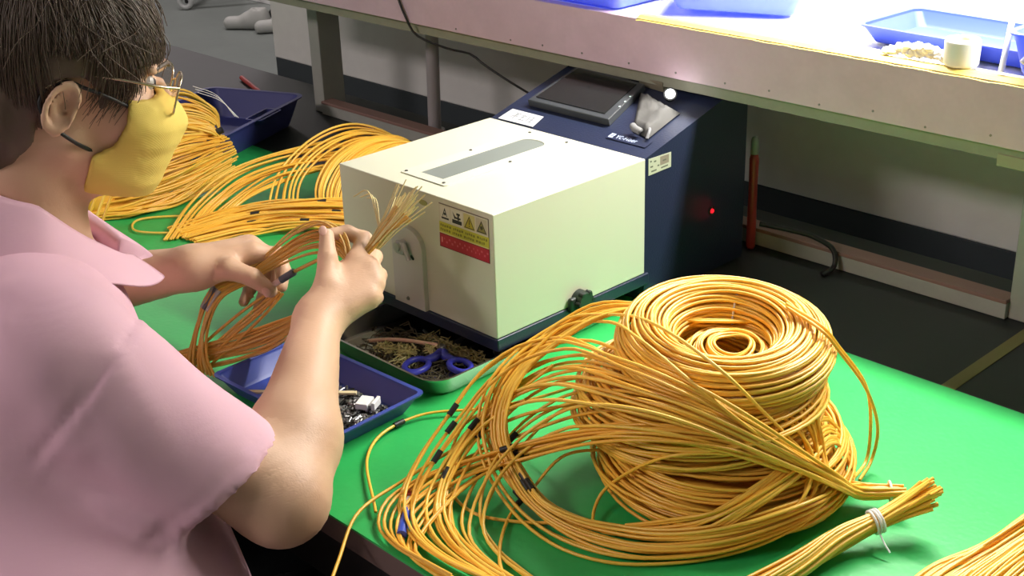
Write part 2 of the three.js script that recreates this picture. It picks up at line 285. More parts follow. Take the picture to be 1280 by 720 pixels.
// ------------------------------------------------------------------ bench, mat, shelf
{
  const t = thing('workbench', 'long dark workbench with a brown front edge under the green mat', 'table', [-0.3, 0, -0.15]);
  part('tabletop', bx(-2.6, 0.724, -0.62, 1.7, 0.748, 0.300, 0.001), M.bench, t);
  part('front_edge', bx(-2.6, 0.7235, 0.3003, 1.7, 0.7484, 0.308, 0.001), M.benchEdge, t, 'brown front edge');
  for (const [x, z] of [[-2.5, 0.2], [-2.5, -0.55], [1.6, 0.2], [1.6, -0.55], [-0.9, -0.57]]) part('leg', bx(x - 0.025, 0, z - 0.025, x + 0.025, 0.724, z + 0.025, 0.003), M.post, t);
  part('apron', bx(-2.5, 0.655, 0.283, 1.6, 0.7238, 0.295, 0.001), M.dark, t);
}
{ // green mat: soft sheet with a gentle swell
  const nx = 220, nz = 40, g = new THREE.BoxGeometry(3.9, 0.0022, 0.609, nx, 1, nz); g.translate(-0.45, 0.7493, 0.0035);
  const p = g.attributes.position;
  for (let i = 0; i < p.count; i++) { const x = p.getX(i), z = p.getZ(i), near = Math.exp(-((x - 0.36) ** 2 / 0.02 + (z - 0.2) ** 2 / 0.01)); if (p.getY(i) > 0.749) p.setY(i, 0.7504 + 0.0004 * noise.noise(x * 5, z * 5, 2) + near * 0.0012 * (1 + noise.noise(x * 26, z * 18, 4))); }
  g.computeVertexNormals(); boxUV(g);
  one('desk_mat', g, M.mat, 'bright green mat covering the front of the workbench', 'mat');
}
one('floor_tape', bx(0.512, 0.7484, -0.50, 0.528, 0.7489, -0.302, 0), M.tape, 'dull yellow tape strip on the dark back of the bench', 'tape');
{
  const t = thing('shelf', 'pale pinkish shelf on posts above the workbench, with a worn wooden edge', 'shelf', [0.3, 0.75, -0.5]);
  part('fascia', bx(-1.05, 1.0004, -0.391, 1.9, 1.0690, -0.375, 0.0015), M.shelf, t, 'pinkish front board');
  part('shelf_board', bx(-1.05, 1.0505, -0.70, 1.9, 1.0688, -0.3915, 0.001), M.shelfTop, t, 'white top board');
  { // bare wood edge strip, worn at its lower line
    const n = 240;
    const g = new THREE.BufferGeometry(), pos = [], idx = [];      // worn chamfered edge: one profile swept along the shelf with an uneven lower lip
    for (let i = 0; i <= n; i++) { const x = 0.012 + i / n * 1.888, w = 0.0012 * noise.noise(x * 40, 1, 3) + 0.0007 * noise.noise(x * 130, 5, 1); pos.push(x, 1.0692, -0.391, x, 1.0722, -0.391, x, 1.0722, -0.3815, x, 1.0670 + w, -0.3736, x, 1.0664 + w, -0.3752, x, 1.0692, -0.3752); }
    for (let i = 0; i < n; i++) for (let j = 0; j < 6; j++) { const p = i * 6 + j, q = i * 6 + (j + 1) % 6; idx.push(p, q, p + 6, q, q + 6, p + 6); }
    for (const e of [0, n]) for (let j = 1; j < 5; j++) e ? idx.push(e * 6, e * 6 + j, e * 6 + j + 1) : idx.push(0, j + 1, j);
    g.setAttribute('position', new THREE.Float32BufferAttribute(pos, 3)); g.setIndex(idx); const f = g.toNonIndexed(); f.computeVertexNormals();
    part('edge_strip', boxUV(f), M.edge, t, 'worn yellow wood edge');
    const lo = []; for (let i = 0; i <= n; i++) { const x = -1.05 + i / n * 2.95; lo.push([x, 0.9840 + 0.0008 * noise.noise(x * 60, 2, 7) + 0.0006 * noise.noise(x * 150, 8, 7)]); }
    lo.push([1.9, 1.003], [-1.05, 1.003]);
    part('lower_rail', slab([0, 0, -0.404], [1, 0, 0], [0, 1, 0], lo, 0.018), std(lin(0.30, 0.30, 0.22), 0.6, { map: rep(blotTex, 4) }), t, 'bare lower rail');
    part('lower_rail', bx(0.505, 0.9765, -0.404, 1.9, 0.990, -0.385, 0.001), std(lin(0.34, 0.32, 0.21), 0.6), t);
  }
  for (const x of [-0.335, -0.22, -0.157, -0.083, 0.0, 0.078, 0.155, 0.22, 0.29, 0.36, 0.425, 0.50]) part('screw', rod([x, 1.0085 + 0.003 * Math.sin(x * 40), -0.3765], [x, 1.0085 + 0.003 * Math.sin(x * 40), -0.3745], 0.0014, 0.0014, 10), M.screw, t);
  for (const x of [-0.885, 0.4985]) part('post', bx(x - 0.0155, 0.748, -0.56, x + 0.0155, 1.0505, -0.51, 0.002), M.post, t);
  part('bottom_rail', bx(-0.869, 0.7485, -0.528, 0.483, 0.7680, -0.503, 0.001), M.post, t);
  part('rail_cap', bx(-0.869, 0.7682, -0.529, 0.483, 0.7735, -0.502, 0.001), M.railTop, t, 'reddish rail top');
  part('bottom_rail', bx(0.5142, 0.7485, -0.528, 1.7, 0.7680, -0.503, 0.001), M.post, t);
}
one('pole', [rod([-0.614, 0.7486, -0.560], [-0.604, 1.0502, -0.560], 0.0115, 0.0115, 20), rod([-0.614, 0.7486, -0.560], [-0.614, 0.756, -0.560], 0.02, 0.018, 20)], M.pole, 'thin grey metal pole standing behind the oven under the shelf', 'pole');
one('power_cord', [wire([[-0.50, 1.071, -0.68], [-0.492, 1.0708, -0.55], [-0.484, 1.0715, -0.42], [-0.478, 1.073, -0.385], [-0.470, 1.058, -0.3722], [-0.462, 1.04, -0.3715], [-0.445, 1.01, -0.3712], [-0.43, 0.985, -0.376], [-0.385, 0.965, -0.40], [-0.355, 0.957, -0.42], [-0.335, 0.945, -0.425], [-0.29, 0.927, -0.43], [-0.24, 0.90, -0.45], [-0.16, 0.86, -0.474]], 0.0019, 60)], M.blackWire, 'thin black cord hanging from the shelf front to the oven back', 'cord');
one('power_cord', [wire([[0.155, 0.80, -0.462], [0.19, 0.797, -0.475], [0.222, 0.790, -0.49], [0.247, 0.776, -0.497], [0.254, 0.757, -0.49], [0.25, 0.751, -0.47]], 0.0038, 40)], M.blackWire, 'short thick black cord bent over the bottom rail beside the oven', 'cord');
{
  const t = thing('screwdriver', 'red handled screwdriver with a grey end standing behind the oven', 'screwdriver', [0.1235, 0.7486, -0.487]);
  const x = 0.1235, z = -0.487;
  part('handle', lathe([[0, 0], [0.0045, 0.0], [0.0065, 0.004], [0.0062, 0.05], [0.0058, 0.09], [0.0065, 0.128], [0.005, 0.134], [0, 0.135]], x, 0.7488, z), M.red, t);
  part('cap', lathe([[0, 0.1352], [0.0055, 0.1352], [0.0056, 0.152], [0.004, 0.158], [0, 0.159]], x, 0.7488, z), std(lin(0.33, 0.30, 0.29), 0.5), t);
}

// ------------------------------------------------------------------ curing oven
{
  const t = thing('curing_oven', 'cream boxed curing oven with a navy control cabinet standing on the green mat', 'oven', [0, 0.7505, -0.2]);
  const H = 0.9383, s = 0.27, zf = -0.2513, slant = (z) => H + s * (zf - z);
  // base plate and feet
  part('base', bx(-0.137, 0.7745, -0.258, 0.137, 0.7898, 0.0015, 0.002), M.navy, t);
  for (const [x, z, y, h] of [[-0.12, -0.02, 0.7512, 0.0233], [0.11, -0.03, 0.7524, 0.0221]]) part('foot', lathe([[0, 0], [0.010, 0], [0.011, 0.003], [0.009, h], [0, h]], x, y, z, 16), M.dark, t);
  // cover: sheet-metal box with a crease line at each edge
  part('cover', bx(-0.135, 0.790, -0.2513, 0.135, H, 0, 0.0014), M.ovenWhite, t, 'cream sheet metal cover');
  // window in the lid
  const near = [[-0.0321, -0.042], [0.0083, -0.0392]], win = [];
  win.push([-0.032, 0.041], [0.0085, 0.041]); for (let i = 0; i <= 10; i++) { const a = i / 10 * Math.PI; win.push([-0.0118 + 0.0202 * Math.cos(a), 0.2045 + 0.0135 * Math.sin(a)]); }
  part('lid_window', slab([0, H + 0.0002, 0], [1, 0, 0], [0, 0, -1], win, 0.0004), M.greyMesh, t, 'long grey window in the lid');
  const fr = [[-0.050, 0.027], [0.026, 0.027], [0.028, 0.030], [0.028, 0.236], [0.022, 0.241], [-0.046, 0.241], [-0.052, 0.236], [-0.052, 0.030]];
  part('window_plate', slab([0, H + 0.0001, 0], [1, 0, 0], [0, 0, -1], fr, 0.0011, 0.0002, [win.map((p) => p)]), phy(lin(0.68, 0.67, 0.54), 0.38), t, 'raised cream plate round the lid window');
  for (const [x, z] of [[-0.047, -0.0325], [0.0195, -0.0325], [-0.047, -0.1355], [0.0225, -0.1355], [-0.043, -0.234], [0.0215, -0.234]]) part('screw', rod([x, H + 0.0011, z], [x, H + 0.0024, z], 0.0022, 0.0018, 12), M.screw, t);
  // latch on the front
  const lp = [[-0.0345, 0.7912], [0.0185, 0.7912], [0.0185, 0.866]]; for (let i = 0; i <= 12; i++) { const a = i / 12 * Math.PI; lp.push([-0.008 + 0.0265 * Math.cos(a), 0.8665 + 0.0225 * Math.sin(a)]); } lp.push([-0.0345, 0.866]);
  const latch = part('latch_plate', slab([0, 0, 0.0003], [1, 0, 0], [0, 1, 0], lp, 0.0055, 0.0008), phy(lin(0.55, 0.54, 0.48), 0.35), t, 'round topped grey plate on the front');
  part('catch', [rod([-0.012, 0.868, 0.006], [-0.012, 0.868, 0.019], 0.0065, 0.0055), bx(-0.018, 0.858, 0.010, -0.004, 0.874, 0.016, 0.002), rod([-0.006, 0.872, 0.012], [0.003, 0.853, 0.013], 0.0032, 0.0028)], std(lin(0.5, 0.5, 0.47), 0.5, { metalness: 0.6 }), latch, 'steel catch');
  part('screw', rod([-0.0195, 0.8555, 0.006], [-0.0195, 0.8555, 0.0085], 0.0025, 0.002, 12), M.steel, latch);
  part('screw', rod([-0.0101, 0.7995, 0.006], [-0.0101, 0.7995, 0.0082], 0.0026, 0.002, 12), M.screw, latch);
  part('keyhole', slab([0.0018, 0.8545, 0.0062], [0.8, -0.6, 0], [0.6, 0.8, 0], rrect(-0.0035, -0.002, 0.0035, 0.002, 0.0018), 0.0006), M.dark, latch);
  // warning sticker
  const warn = canvasTex(640, 416, (c, w, h) => {
    c.fillStyle = '#cfc9b4'; c.fillRect(0, 0, w, h); c.fillStyle = '#6d685e'; c.fillRect(0, 0, w, 7); c.fillRect(w - 7, 0, 7, h);
    const tri = (x, y, r, f, st) => { c.beginPath(); c.moveTo(x, y - r); c.lineTo(x + r * 0.95, y + r * 0.7); c.lineTo(x - r * 0.95, y + r * 0.7); c.closePath(); c.fillStyle = f; c.fill(); c.strokeStyle = st; c.lineWidth = 10; c.stroke(); };
    c.fillStyle = '#d8d3c4'; c.fillRect(16, 20, 130, 140); c.fillRect(160, 20, 150, 140); c.fillStyle = '#c9c07c'; c.fillRect(325, 20, 145, 140); c.fillStyle = '#bdb59a'; c.fillRect(482, 20, 138, 140);
    c.strokeStyle = '#2b2b2b'; c.lineWidth = 9; c.beginPath(); c.moveTo(50, 112); c.lineTo(78, 44); c.lineTo(104, 112); c.stroke(); c.fillStyle = '#333'; c.fillRect(34, 122, 96, 18); c.beginPath(); c.arc(78, 90, 13, 0, 7); c.fill();
    c.fillStyle = '#222'; c.fillRect(176, 112, 124, 36); c.beginPath(); c.moveTo(180, 40); c.lineTo(232, 96); c.lineTo(206, 104); c.fill(); c.fillRect(232, 44, 46, 20); c.fillRect(246, 64, 20, 46); c.fillRect(216, 84, 70, 16);
    tri(398, 104, 62, '#b8a824', '#5a5318'); c.fillStyle = '#5a5318'; c.fillRect(392, 70, 13, 44); c.fillRect(392, 122, 13, 12);
    tri(552, 106, 58, '#8d8640', '#3f3c20'); c.fillStyle = '#3f3c20'; c.beginPath(); c.arc(552, 104, 18, 0, 7); c.fill();
    c.fillStyle = '#c2bd3c'; c.fillRect(0, 172, w, 112); c.fillStyle = '#7f7b26'; for (const [y, n] of [[192, 21], [232, 19]]) { let x = 16; for (let i = 0; i < n; i++) { const q = 12 + ((i * 37 + n) % 17); c.fillRect(x, y + (i % 3) * 2, q, 22); x += q + (i % 5 === 4 ? 26 : 8); } }
    c.fillStyle = '#d8cf86'; c.fillRect(0, 270, w, 14);
    c.fillStyle = '#b52436'; c.fillRect(0, 284, w, h - 284); c.fillStyle = '#e0848a'; c.font = 'bold 62px sans-serif'; c.fillRect(24, 318, 16, 52); let x = 60; for (let i = 0; i < 20; i++) { const q = 10 + ((i * 29) % 15); c.globalAlpha = 0.55; c.fillRect(x, 318 + (i % 2) * 30, q, 20); x += q + 13; } c.globalAlpha = 1;
    c.strokeStyle = '#7c1a26'; c.lineWidth = 8; c.strokeRect(3, 286, w - 6, h - 290);
  });
  part('warning_sticker', patch([0.0460, 0.8795, 0.0003], [0.1282, 0.8800, 0.0003], [0.1284, 0.9322, 0.0003], [0.0475, 0.9320, 0.0003], 0.0004), std(0xffffff, 0.5, { map: warn }), t, 'warning sticker with black and yellow signs above a red strip');
  part('emblem', slab([0.0199, 0.9252, 0.0002], [1, 0, 0], [0, 1, 0], Array.from({ length: 24 }, (_, i) => [0.0075 * Math.cos(i * 0.2618), 0.0033 * Math.sin(i * 0.2618)]), 0.0005), std(lin(0.35, 0.36, 0.12), 0.5), t, 'small green oval emblem');
  // black clamp low on the right side
  const clamp = part('side_knob', [rod([0.1355, 0.796, -0.131], [0.150, 0.796, -0.131], 0.0125, 0.0115, 20), bx(0.1355, 0.784, -0.150, 0.143, 0.803, -0.112, 0.003)], std(lin(0.02, 0.028, 0.024), 0.4), t, 'black ribbed knob low on the side');
  part('rib', [0, 1, 2, 3, 4, 5].map((i) => { const a = i * 1.047; return rod([0.144, 0.796 + 0.0115 * Math.sin(a), -0.131 + 0.0115 * Math.cos(a)], [0.1505, 0.796 + 0.0112 * Math.sin(a), -0.131 + 0.0112 * Math.cos(a)], 0.003, 0.0025, 10); }), M.dark, clamp);
  // navy cabinet: side profile extruded across
  const prof = [[-0.2517, 0.7508], [-0.453, 0.7508], [-0.453, slant(-0.438)], [-0.438, slant(-0.438)], [-0.2517, H - 0.0006]];
  part('cabinet', slab([0.1338, 0, 0], [0, 0, 1], [0, 1, 0], prof, 0.2676, 0), M.navy, t, 'navy control cabinet with a sloping top');
  const q = (x, z, up = 0.0004) => { const l = Math.hypot(1, s); return [x, slant(z) + up / l, z + up * s / l]; };
  // touch screen: bezel with glass
  const ex = [1, 0, 0], ey = [0, s, -1], oc = q(0, -0.2965, 0.0005);
  const scr = part('control_screen', slab(oc, ex, ey, [[-0.104, 0], [0.037, 0.0], [0.020, 0.090], [-0.104, 0.100]], 0.0075, 0.0012), M.bezel, t, 'dark control screen in a thin bezel');
  part('screen_glass', slab(q(0, -0.2965, 0.0095), ex, ey, [[-0.098, 0.008], [0.024, 0.008], [0.012, 0.085], [-0.098, 0.092]], 0.0006, 0.0002), M.screen, scr);
  for (const [x, k] of [[0.0305, 0.030], [0.0285, 0.043], [0.026, 0.056]]) part('indicator', slab(q(0, -0.2965, 0.0095), ex, ey, disc(x, k, 0.0013, 12), 0.0006), std(lin(0.6, 0.8, 0.75), 0.4), scr, 'tiny pale indicator dot');
  // paper label, logo, side label
  const lab = canvasTex(512, 230, (c, w, h) => { c.fillStyle = '#d3d5d8'; c.fillRect(0, 0, w, h); c.fillStyle = '#74777a'; const g = (x, y, ws) => ws.forEach(([a, b, d, e]) => c.fillRect(x + a, y + b, d, e)); g(120, 50, [[0, 0, 90, 12], [10, 30, 70, 12], [0, 60, 90, 12], [38, 0, 13, 120], [0, 60, 12, 50]]); g(240, 58, [[0, 10, 80, 12], [14, 40, 60, 12], [30, 0, 12, 120], [0, 100, 90, 12]]); g(355, 60, [[0, 0, 12, 110], [30, 0, 60, 12], [54, 0, 13, 110], [30, 50, 60, 12], [24, 98, 72, 12]]); });
  part('paper_label', patch(q(-0.1215, -0.2535), q(-0.058, -0.2545), q(-0.0625, -0.2795), q(-0.1205, -0.2795), 0.0004), std(0xffffff, 0.6, { map: lab }), t, 'white paper label with grey characters');
  const logo = canvasTex(512, 96, (c, w, h) => { c.fillStyle = '#222840'; c.fillRect(0, 0, w, h); c.fillStyle = '#b9c4dd'; c.fillRect(10, 16, 58, 60); c.fillStyle = '#222840'; c.fillRect(26, 30, 26, 8); c.fillRect(26, 48, 42, 8); c.fillStyle = '#b9c4dd'; c.font = 'bold 66px sans-serif'; c.fillText('YC-Fiber', 96, 70, 400); });
  part('logo', patch(q(0.0535, -0.2705), q(0.1175, -0.2705), q(0.1175, -0.2845), q(0.0535, -0.2845), 0.0003), phy(0xffffff, 0.38, { map: logo }), t, 'pale printed logo');
  const sl = canvasTex(256, 128, (c, w, h) => { c.fillStyle = '#b9baa4'; c.fillRect(0, 0, w, h); c.fillStyle = '#8b7f70'; c.fillRect(130, 10, 100, 70); c.fillStyle = '#5d5f52'; for (const [x, y, d] of [[16, 18, 20], [60, 26, 26], [20, 60, 30], [100, 66, 22], [30, 96, 60], [140, 96, 80], [160, 40, 40]]) c.fillRect(x, y, d, 12); });
  part('side_label', patch([0.1340, 0.9152, -0.2578], [0.1340, 0.9162, -0.3000], [0.1340, 0.9352, -0.2998], [0.1340, 0.9362, -0.2576], 0.0004), std(0xffffff, 0.5, { map: sl }), t, 'small rating label on the cabinet side');
  part('power_light', rod([0.1338, 0.835, -0.384], [0.1362, 0.835, -0.384], 0.0030, 0.0026, 14), std(lin(0.5, 0.02, 0.03), 0.4, { emissive: 0xff1a2a, emissiveIntensity: 1.6 }), t, 'glowing red power light');
  part('power_bezel', new THREE.TorusGeometry(0.0048, 0.0014, 8, 24).rotateY(Math.PI / 2).translate(0.1343, 0.835, -0.384), M.dark, t);
  const pl = new THREE.PointLight(0xff2030, 0.0004, 0.3); pl.position.set(0.143, 0.835, -0.384); pl.name = 'power_light_source'; scene.add(pl);
  // grey plastic pouch with a small lamp clipped at its top
  const pg = thing('pouch', 'crumpled grey plastic pouch lying on the sloping panel by the small lamp', 'pouch', q(0.07, -0.34, 0.001));
  { const n = 18, m = 14, pos = [], idx = [], c0 = [[0.076, -0.296], [0.108, -0.288], [0.105, -0.352], [0.020, -0.376]]; for (const side of [0, 1]) for (let i = 0; i <= n; i++) for (let j = 0; j <= m; j++) { const u = i / n, v = j / m, x = (c0[0][0] * (1 - u) + c0[1][0] * u) * (1 - v) + (c0[3][0] * (1 - u) + c0[2][0] * u) * v, z = (c0[0][1] * (1 - u) + c0[1][1] * u) * (1 - v) + (c0[3][1] * (1 - u) + c0[2][1] * u) * v; const e = Math.min(1, Math.min(u, 1 - u, v, 1 - v) * 7); const up = side ? 0.001 : 0.0015 + e * (0.009 + 0.004 * noise.noise(x * 60, z * 60, 3)) + 0.004 * e * Math.max(0, noise.noise(x * 130, z * 40, 9)); const p = q(x, z, up); pos.push(...p); }
    const w = m + 1, k = (n + 1) * w; for (let i = 0; i < n; i++) for (let j = 0; j < m; j++) { const a = i * w + j; idx.push(a, a + w, a + 1, a + 1, a + w, a + w + 1, k + a, k + a + 1, k + a + w, k + a + 1, k + a + w + 1, k + a + w); }
    const rim = []; for (let i = 0; i < n; i++) rim.push([i * w, (i + 1) * w], [(i + 1) * w + m, i * w + m]); for (let j = 0; j < m; j++) rim.push([j + 1, j], [n * w + j, n * w + j + 1]); for (const [a, b] of rim) idx.push(a, a + k, b, b, a + k, b + k);
    const g = new THREE.BufferGeometry(); g.setAttribute('position', new THREE.Float32BufferAttribute(pos, 3)); g.setIndex(idx); g.computeVertexNormals(); part('sheet', g, std(lin(0.085, 0.082, 0.078), 0.7), pg);
    part('fold', [wire([q(0.078, -0.296, 0.008), q(0.086, -0.290, 0.010), q(0.096, -0.289, 0.008)], 0.0045, 14, 10)], std(lin(0.2, 0.2, 0.2), 0.5), pg, 'shiny folded corner');
    part('fold', [wire([q(0.101, -0.300, 0.007), q(0.108, -0.292, 0.009), q(0.110, -0.284, 0.004)], 0.0022, 14, 8)], std(lin(0.22, 0.22, 0.23), 0.5), pg); }
  const lp2 = thing('spot_lamp', 'small round glowing lamp on a brown clip under the shelf', 'lamp', q(0.075, -0.385, 0.001));
  part('clip', slab(q(0.006, -0.398, 0.001), ex, ey, [[0, -0.006], [0.042, -0.010], [0.044, 0.012], [0.004, 0.014]], 0.012, 0.001), std(lin(0.22, 0.19, 0.13), 0.5), lp2, 'brown clip');
  { const d = A(camera.position.toArray()).sub(A(q(0.077, -0.382, 0.012))).normalize(), aim = V(0.55, 0.55, 0.62).normalize(), a = A(q(0.077, -0.368, 0.010)), b = a.clone().addScaledVector(aim, 0.012), e = b.clone().addScaledVector(aim, 0.0015);
    part('body', rod(a.toArray(), b.toArray(), 0.007, 0.0085, 24), M.dark, lp2); part('bulb', rod(b.toArray(), e.toArray(), 0.0066, 0.0062, 24), std(0xffffff, 0.4, { emissive: 0xffffff, emissiveIntensity: 2.2 }), lp2, 'glowing white face');
    const sp = new THREE.PointLight(0xffffff, 0.003, 0.6); sp.position.copy(e.clone().addScaledVector(aim, 0.006)); sp.name = 'spot_lamp_source'; scene.add(sp); }
}

// ------------------------------------------------------------------ trays on the bench and what lies in them
one('steel_tray', trayGeo(0.205, 0.302, 0.024, 0.191, 0.288, 0.026, 0.0012, 0.0016).translate(0.0400, 0.7508, -0.0505), M.steelTray, 'shallow stainless steel tray under the front of the oven', 'tray');
{ // scraps: clipped fibres and sleeves
  const gsx = []; for (let i = 0; i < 260; i++) { const x = rr(-0.03, 0.105), z = rr(0.006, 0.080), y = 0.7535 + rr(0, 0.006), a = rr(0, 6.28), l = rr(0.008, 0.03); gsx.push(tube([V(x, y, z), V(x + Math.cos(a) * l * 0.5, y + rr(0, 0.005), z + Math.sin(a) * l * 0.5), V(Math.min(0.125, x + Math.cos(a + 0.5) * l), y, Math.max(0.005, Math.min(0.088, z + Math.sin(a + 0.5) * l)))], 0.0007, 4)); }
  const dk = one('scraps', gsx, std(lin(0.10, 0.08, 0.045), 0.6), 'dark litter of clipped cable scraps in the steel tray', 'scraps'); dk.userData.kind = 'stuff';
  const fl = []; for (const [cx, cz, n] of [[0.035, 0.052, 150], [0.010, 0.062, 70], [0.058, 0.030, 30], [0.052, 0.070, 40]]) for (let i = 0; i < n; i++) { const x = cx + gs() * 0.016, z = cz + gs() * 0.008, y = 0.757 + rr(0, 0.008); fl.push(tube([V(x, y, z), V(x + gs() * 0.006, y + rr(0, 0.004), z + gs() * 0.006), V(x + gs() * 0.01, y, z + gs() * 0.01)], 0.0008, 4)); }
  const fm = one('fibre_fluff', fl, std(lin(0.72, 0.64, 0.30), 0.7), 'pale yellow fluff of cut aramid fibres in the steel tray', 'fibres'); fm.userData.kind = 'stuff';
  const br = []; for (let i = 0; i < 220; i++) { const x = rr(0.02, 0.118), z = 0.012 + gs() * 0.010, y = 0.7560 + rr(0, 0.0075); br.push(tube([V(x, y, z), V(x + gs() * 0.012, y + 0.003, z + gs() * 0.012), V(x + gs() * 0.02, y, z + gs() * 0.012)], 0.0008, 4)); }
  const bm = one('fibre_fluff', br, std(lin(0.30, 0.24, 0.10), 0.7), 'brown tangle of fibres along the oven side of the steel tray', 'fibres'); bm.userData.kind = 'stuff';
  one('cable_offcut', wire([[-0.022, 0.759, 0.062], [-0.002, 0.764, 0.052], [0.02, 0.766, 0.040], [0.055, 0.764, 0.020]], 0.0026, 24), std(lin(0.72, 0.45, 0.33), 0.5), 'pinkish offcut of tubing across the steel tray', 'offcut');
}
{ // scissors, handles towards the viewer
  const t = thing('scissors', 'scissors with blue plastic handles in the steel tray', 'scissors', [0.09, 0.7535, 0.055]);
  const y = 0.7625, pv = [0.0665, 0.0230];
  const dirn = (a) => [Math.cos(a), Math.sin(a)];
  for (const [sg, a] of [[1, 0.35], [-1, 1.35]]) {
    const d = dirn(a), n = [-d[1], d[0]], P = (u, w, yy) => [pv[0] + d[0] * u + n[0] * w, yy, pv[1] + d[1] * u + n[1] * w];
    const loop = []; for (let i = 0; i < 28; i++) { const q = i / 28 * 6.28318; loop.push(A(P(0.046 + 0.0165 * Math.cos(q), sg * -0.003 + 0.0115 * Math.sin(q), y + 0.0012 * Math.sin(q)))); }
    part('handle', [tube(loop, 0.0036, 8, true), tube(spline([P(0.004, 0, y), P(0.018, sg * 0.003, y), P(0.031, sg * -0.002, y)], 12), (k) => 0.0042 + 0.0012 * Math.sin(k * 3), 8)], M.scissors, t, 'blue plastic handle');
    const bl = dirn(a + Math.PI), bn = [-bl[1], bl[0]];
    part('blade', slab([pv[0], y - 0.0012 + sg * 0.0009, pv[1]], [bl[0], 0, bl[1]], [bl[1], 0, -bl[0]], [[-0.006, -0.005], [0.01, -0.006], [0.062, 0], [0.06, 0.002], [0.0, 0.005]], 0.0014), M.steel, t, 'steel blade');
  }
  part('pivot', rod([pv[0], y - 0.003, pv[1]], [pv[0], y + 0.0055, pv[1]], 0.0045, 0.004, 16), M.steel, t, 'bright pivot screw');
}
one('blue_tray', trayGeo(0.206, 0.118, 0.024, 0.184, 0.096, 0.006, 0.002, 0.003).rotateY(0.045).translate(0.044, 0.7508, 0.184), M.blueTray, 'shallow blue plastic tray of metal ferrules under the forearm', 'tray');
{ // ferrules: countless small metal tubes
  const unit = new THREE.CylinderGeometry(0.0016, 0.0016, 0.009, 7), N = 900, im = new THREE.InstancedMesh(unit, std(lin(0.42, 0.42, 0.42), 0.3, { metalness: 0.9 }), N), m = new THREE.Matrix4(), q = new THREE.Quaternion(), e = new THREE.Euler(), col = new THREE.Color();
  for (let i = 0; i < N; i++) { const left = i < 200, x = left ? -0.008 + gs() * 0.022 : 0.092 + rr(-1, 1) * 0.038 + gs() * .008, z = (left ? 0.165 : 0.186) + (left ? gs() * 0.014 : rr(-1, 1) * 0.034); e.set(rr(-0.25, 0.25), rr(0, 6.28), Math.PI / 2 + rr(-0.25, 0.25)); q.setFromEuler(e); const cx = Math.max(-0.04, Math.min(0.126, x)), cz = Math.max(0.142, Math.min(0.226, z)); m.compose(V(cx, 0.7550 + rr(0, 0.006), cz), q, V(1, rr(0.6, 1.3), 1)); im.setMatrixAt(i, m); const v = rnd() < 0.3 ? 0.12 : rr(0.5, 1.2); im.setColorAt(i, col.setRGB(v, v, v)); }
  im.name = 'ferrules'; shade(im); im.userData = { label: 'heap of small grey metal ferrules in the blue tray', category: 'ferrules', kind: 'stuff' }; scene.add(im);
}
one('wooden_stick', bx(-0.06, -0.0015, -0.0028, 0.06, 0.0015, 0.0028, 0.0008).rotateY(0.72).translate(0.035, 0.7655, 0.198), std(lin(0.72, 0.60, 0.36), 0.6), 'flat pale wooden stick lying in the blue tray', 'stick');
{
  const t = thing('plastic_clip', 'white plastic clip lying among the ferrules in the blue tray', 'clip', [0.108, 0.760, 0.165]);
  const R = 0.5;
  const rot = (g) => g.rotateY(R).translate(0.108, 0.7655, 0.165);
  part('body', rot(bx(-0.011, -0.003, -0.010, 0.003, 0.004, 0.010, 0.001)), M.white, t);
  part('flange', rot(bx(0.007, -0.003, -0.009, 0.011, 0.006, 0.009, 0.001)), M.white, t);
  part('core', rot(bx(0.0031, -0.002, -0.007, 0.0069, 0.002, 0.007, 0.0005)), std(lin(0.35, 0.35, 0.34), 0.5), t, 'grey middle');
}

// ------------------------------------------------------------------ yellow cables
const CR = 0.00165;
function loopPts(C, ax, R, dr, dh, n, wob) {                   // one winding of a coil: closed ring of points
  const e1 = Math.abs(ax.x) < 0.9 ? V(1, 0, 0).sub(ax.clone().multiplyScalar(ax.x)).normalize() : V(0, 0, 1), e2 = ax.clone().cross(e1), o = [], p1 = rr(0, 6.28), p2 = rr(0, 6.28), p3 = rr(0, 6.28), tl = gs() * wob, ta = rr(0, 6.28);
  for (let i = 0; i < n; i++) { const a = i / n * 6.283185, rad = R + dr + wob * 0.5 * Math.sin(a + p1) + wob * 0.35 * Math.sin(2 * a + p2), h = dh + wob * 0.5 * Math.sin(2 * a + p3) + tl * Math.sin(a + ta); o.push(C.clone().addScaledVector(e1, rad * Math.cos(a)).addScaledVector(e2, rad * Math.sin(a)).addScaledVector(ax, h)); }
  return o;
}
function coil(name, label, C, ax, R, a, b, n, wob, group, o = {}) {
  const t = thing(name, label, 'cable coil', [C[0], C[1] - b, C[2]], group), c = A(C), x = A(ax).normalize();
  const g = new THREE.TorusGeometry(10, 1, 16, 64).rotateX(Math.PI / 2), p = g.attributes.position;
  for (let i = 0; i < p.count; i++) { const px = p.getX(i), pz = p.getZ(i), r = Math.hypot(px, pz), dr = r - 10, dy = p.getY(i); p.setXYZ(i, px / r * (R + dr * a * 0.48), dy * b * 0.48, pz / r * (R + dr * a * 0.48)); }
  g.computeVertexNormals(); g.applyQuaternion(new THREE.Quaternion().setFromUnitVectors(V(0, 1, 0), x)); g.translate(...C);
  part('inner_windings', g, cable[3], t).userData.kind = 'stuff';
  for (let i = 0; i < n; i++) { const k = i < n * 0.72 ? rr(0.93, 1.06) : rr(0.72, 0.92), q = i / n * 6.28318 * (n * 0.381966); part('cable_loop', tube(loopPts(c, x, R, Math.cos(q) * a * k, Math.sin(q) * b * k, 44, wob), CR, 6, true), anyCable(), t); }
  return t;
}
const stack = 'coils stacked beside the oven';
coil('cable_coil', 'bottom yellow cable coil of the stack, lying on the green mat', [0.458, 0.786, 0.012], [0.03, 1, 0.02], 0.086, 0.034, 0.0335, 78, 0.006, stack);
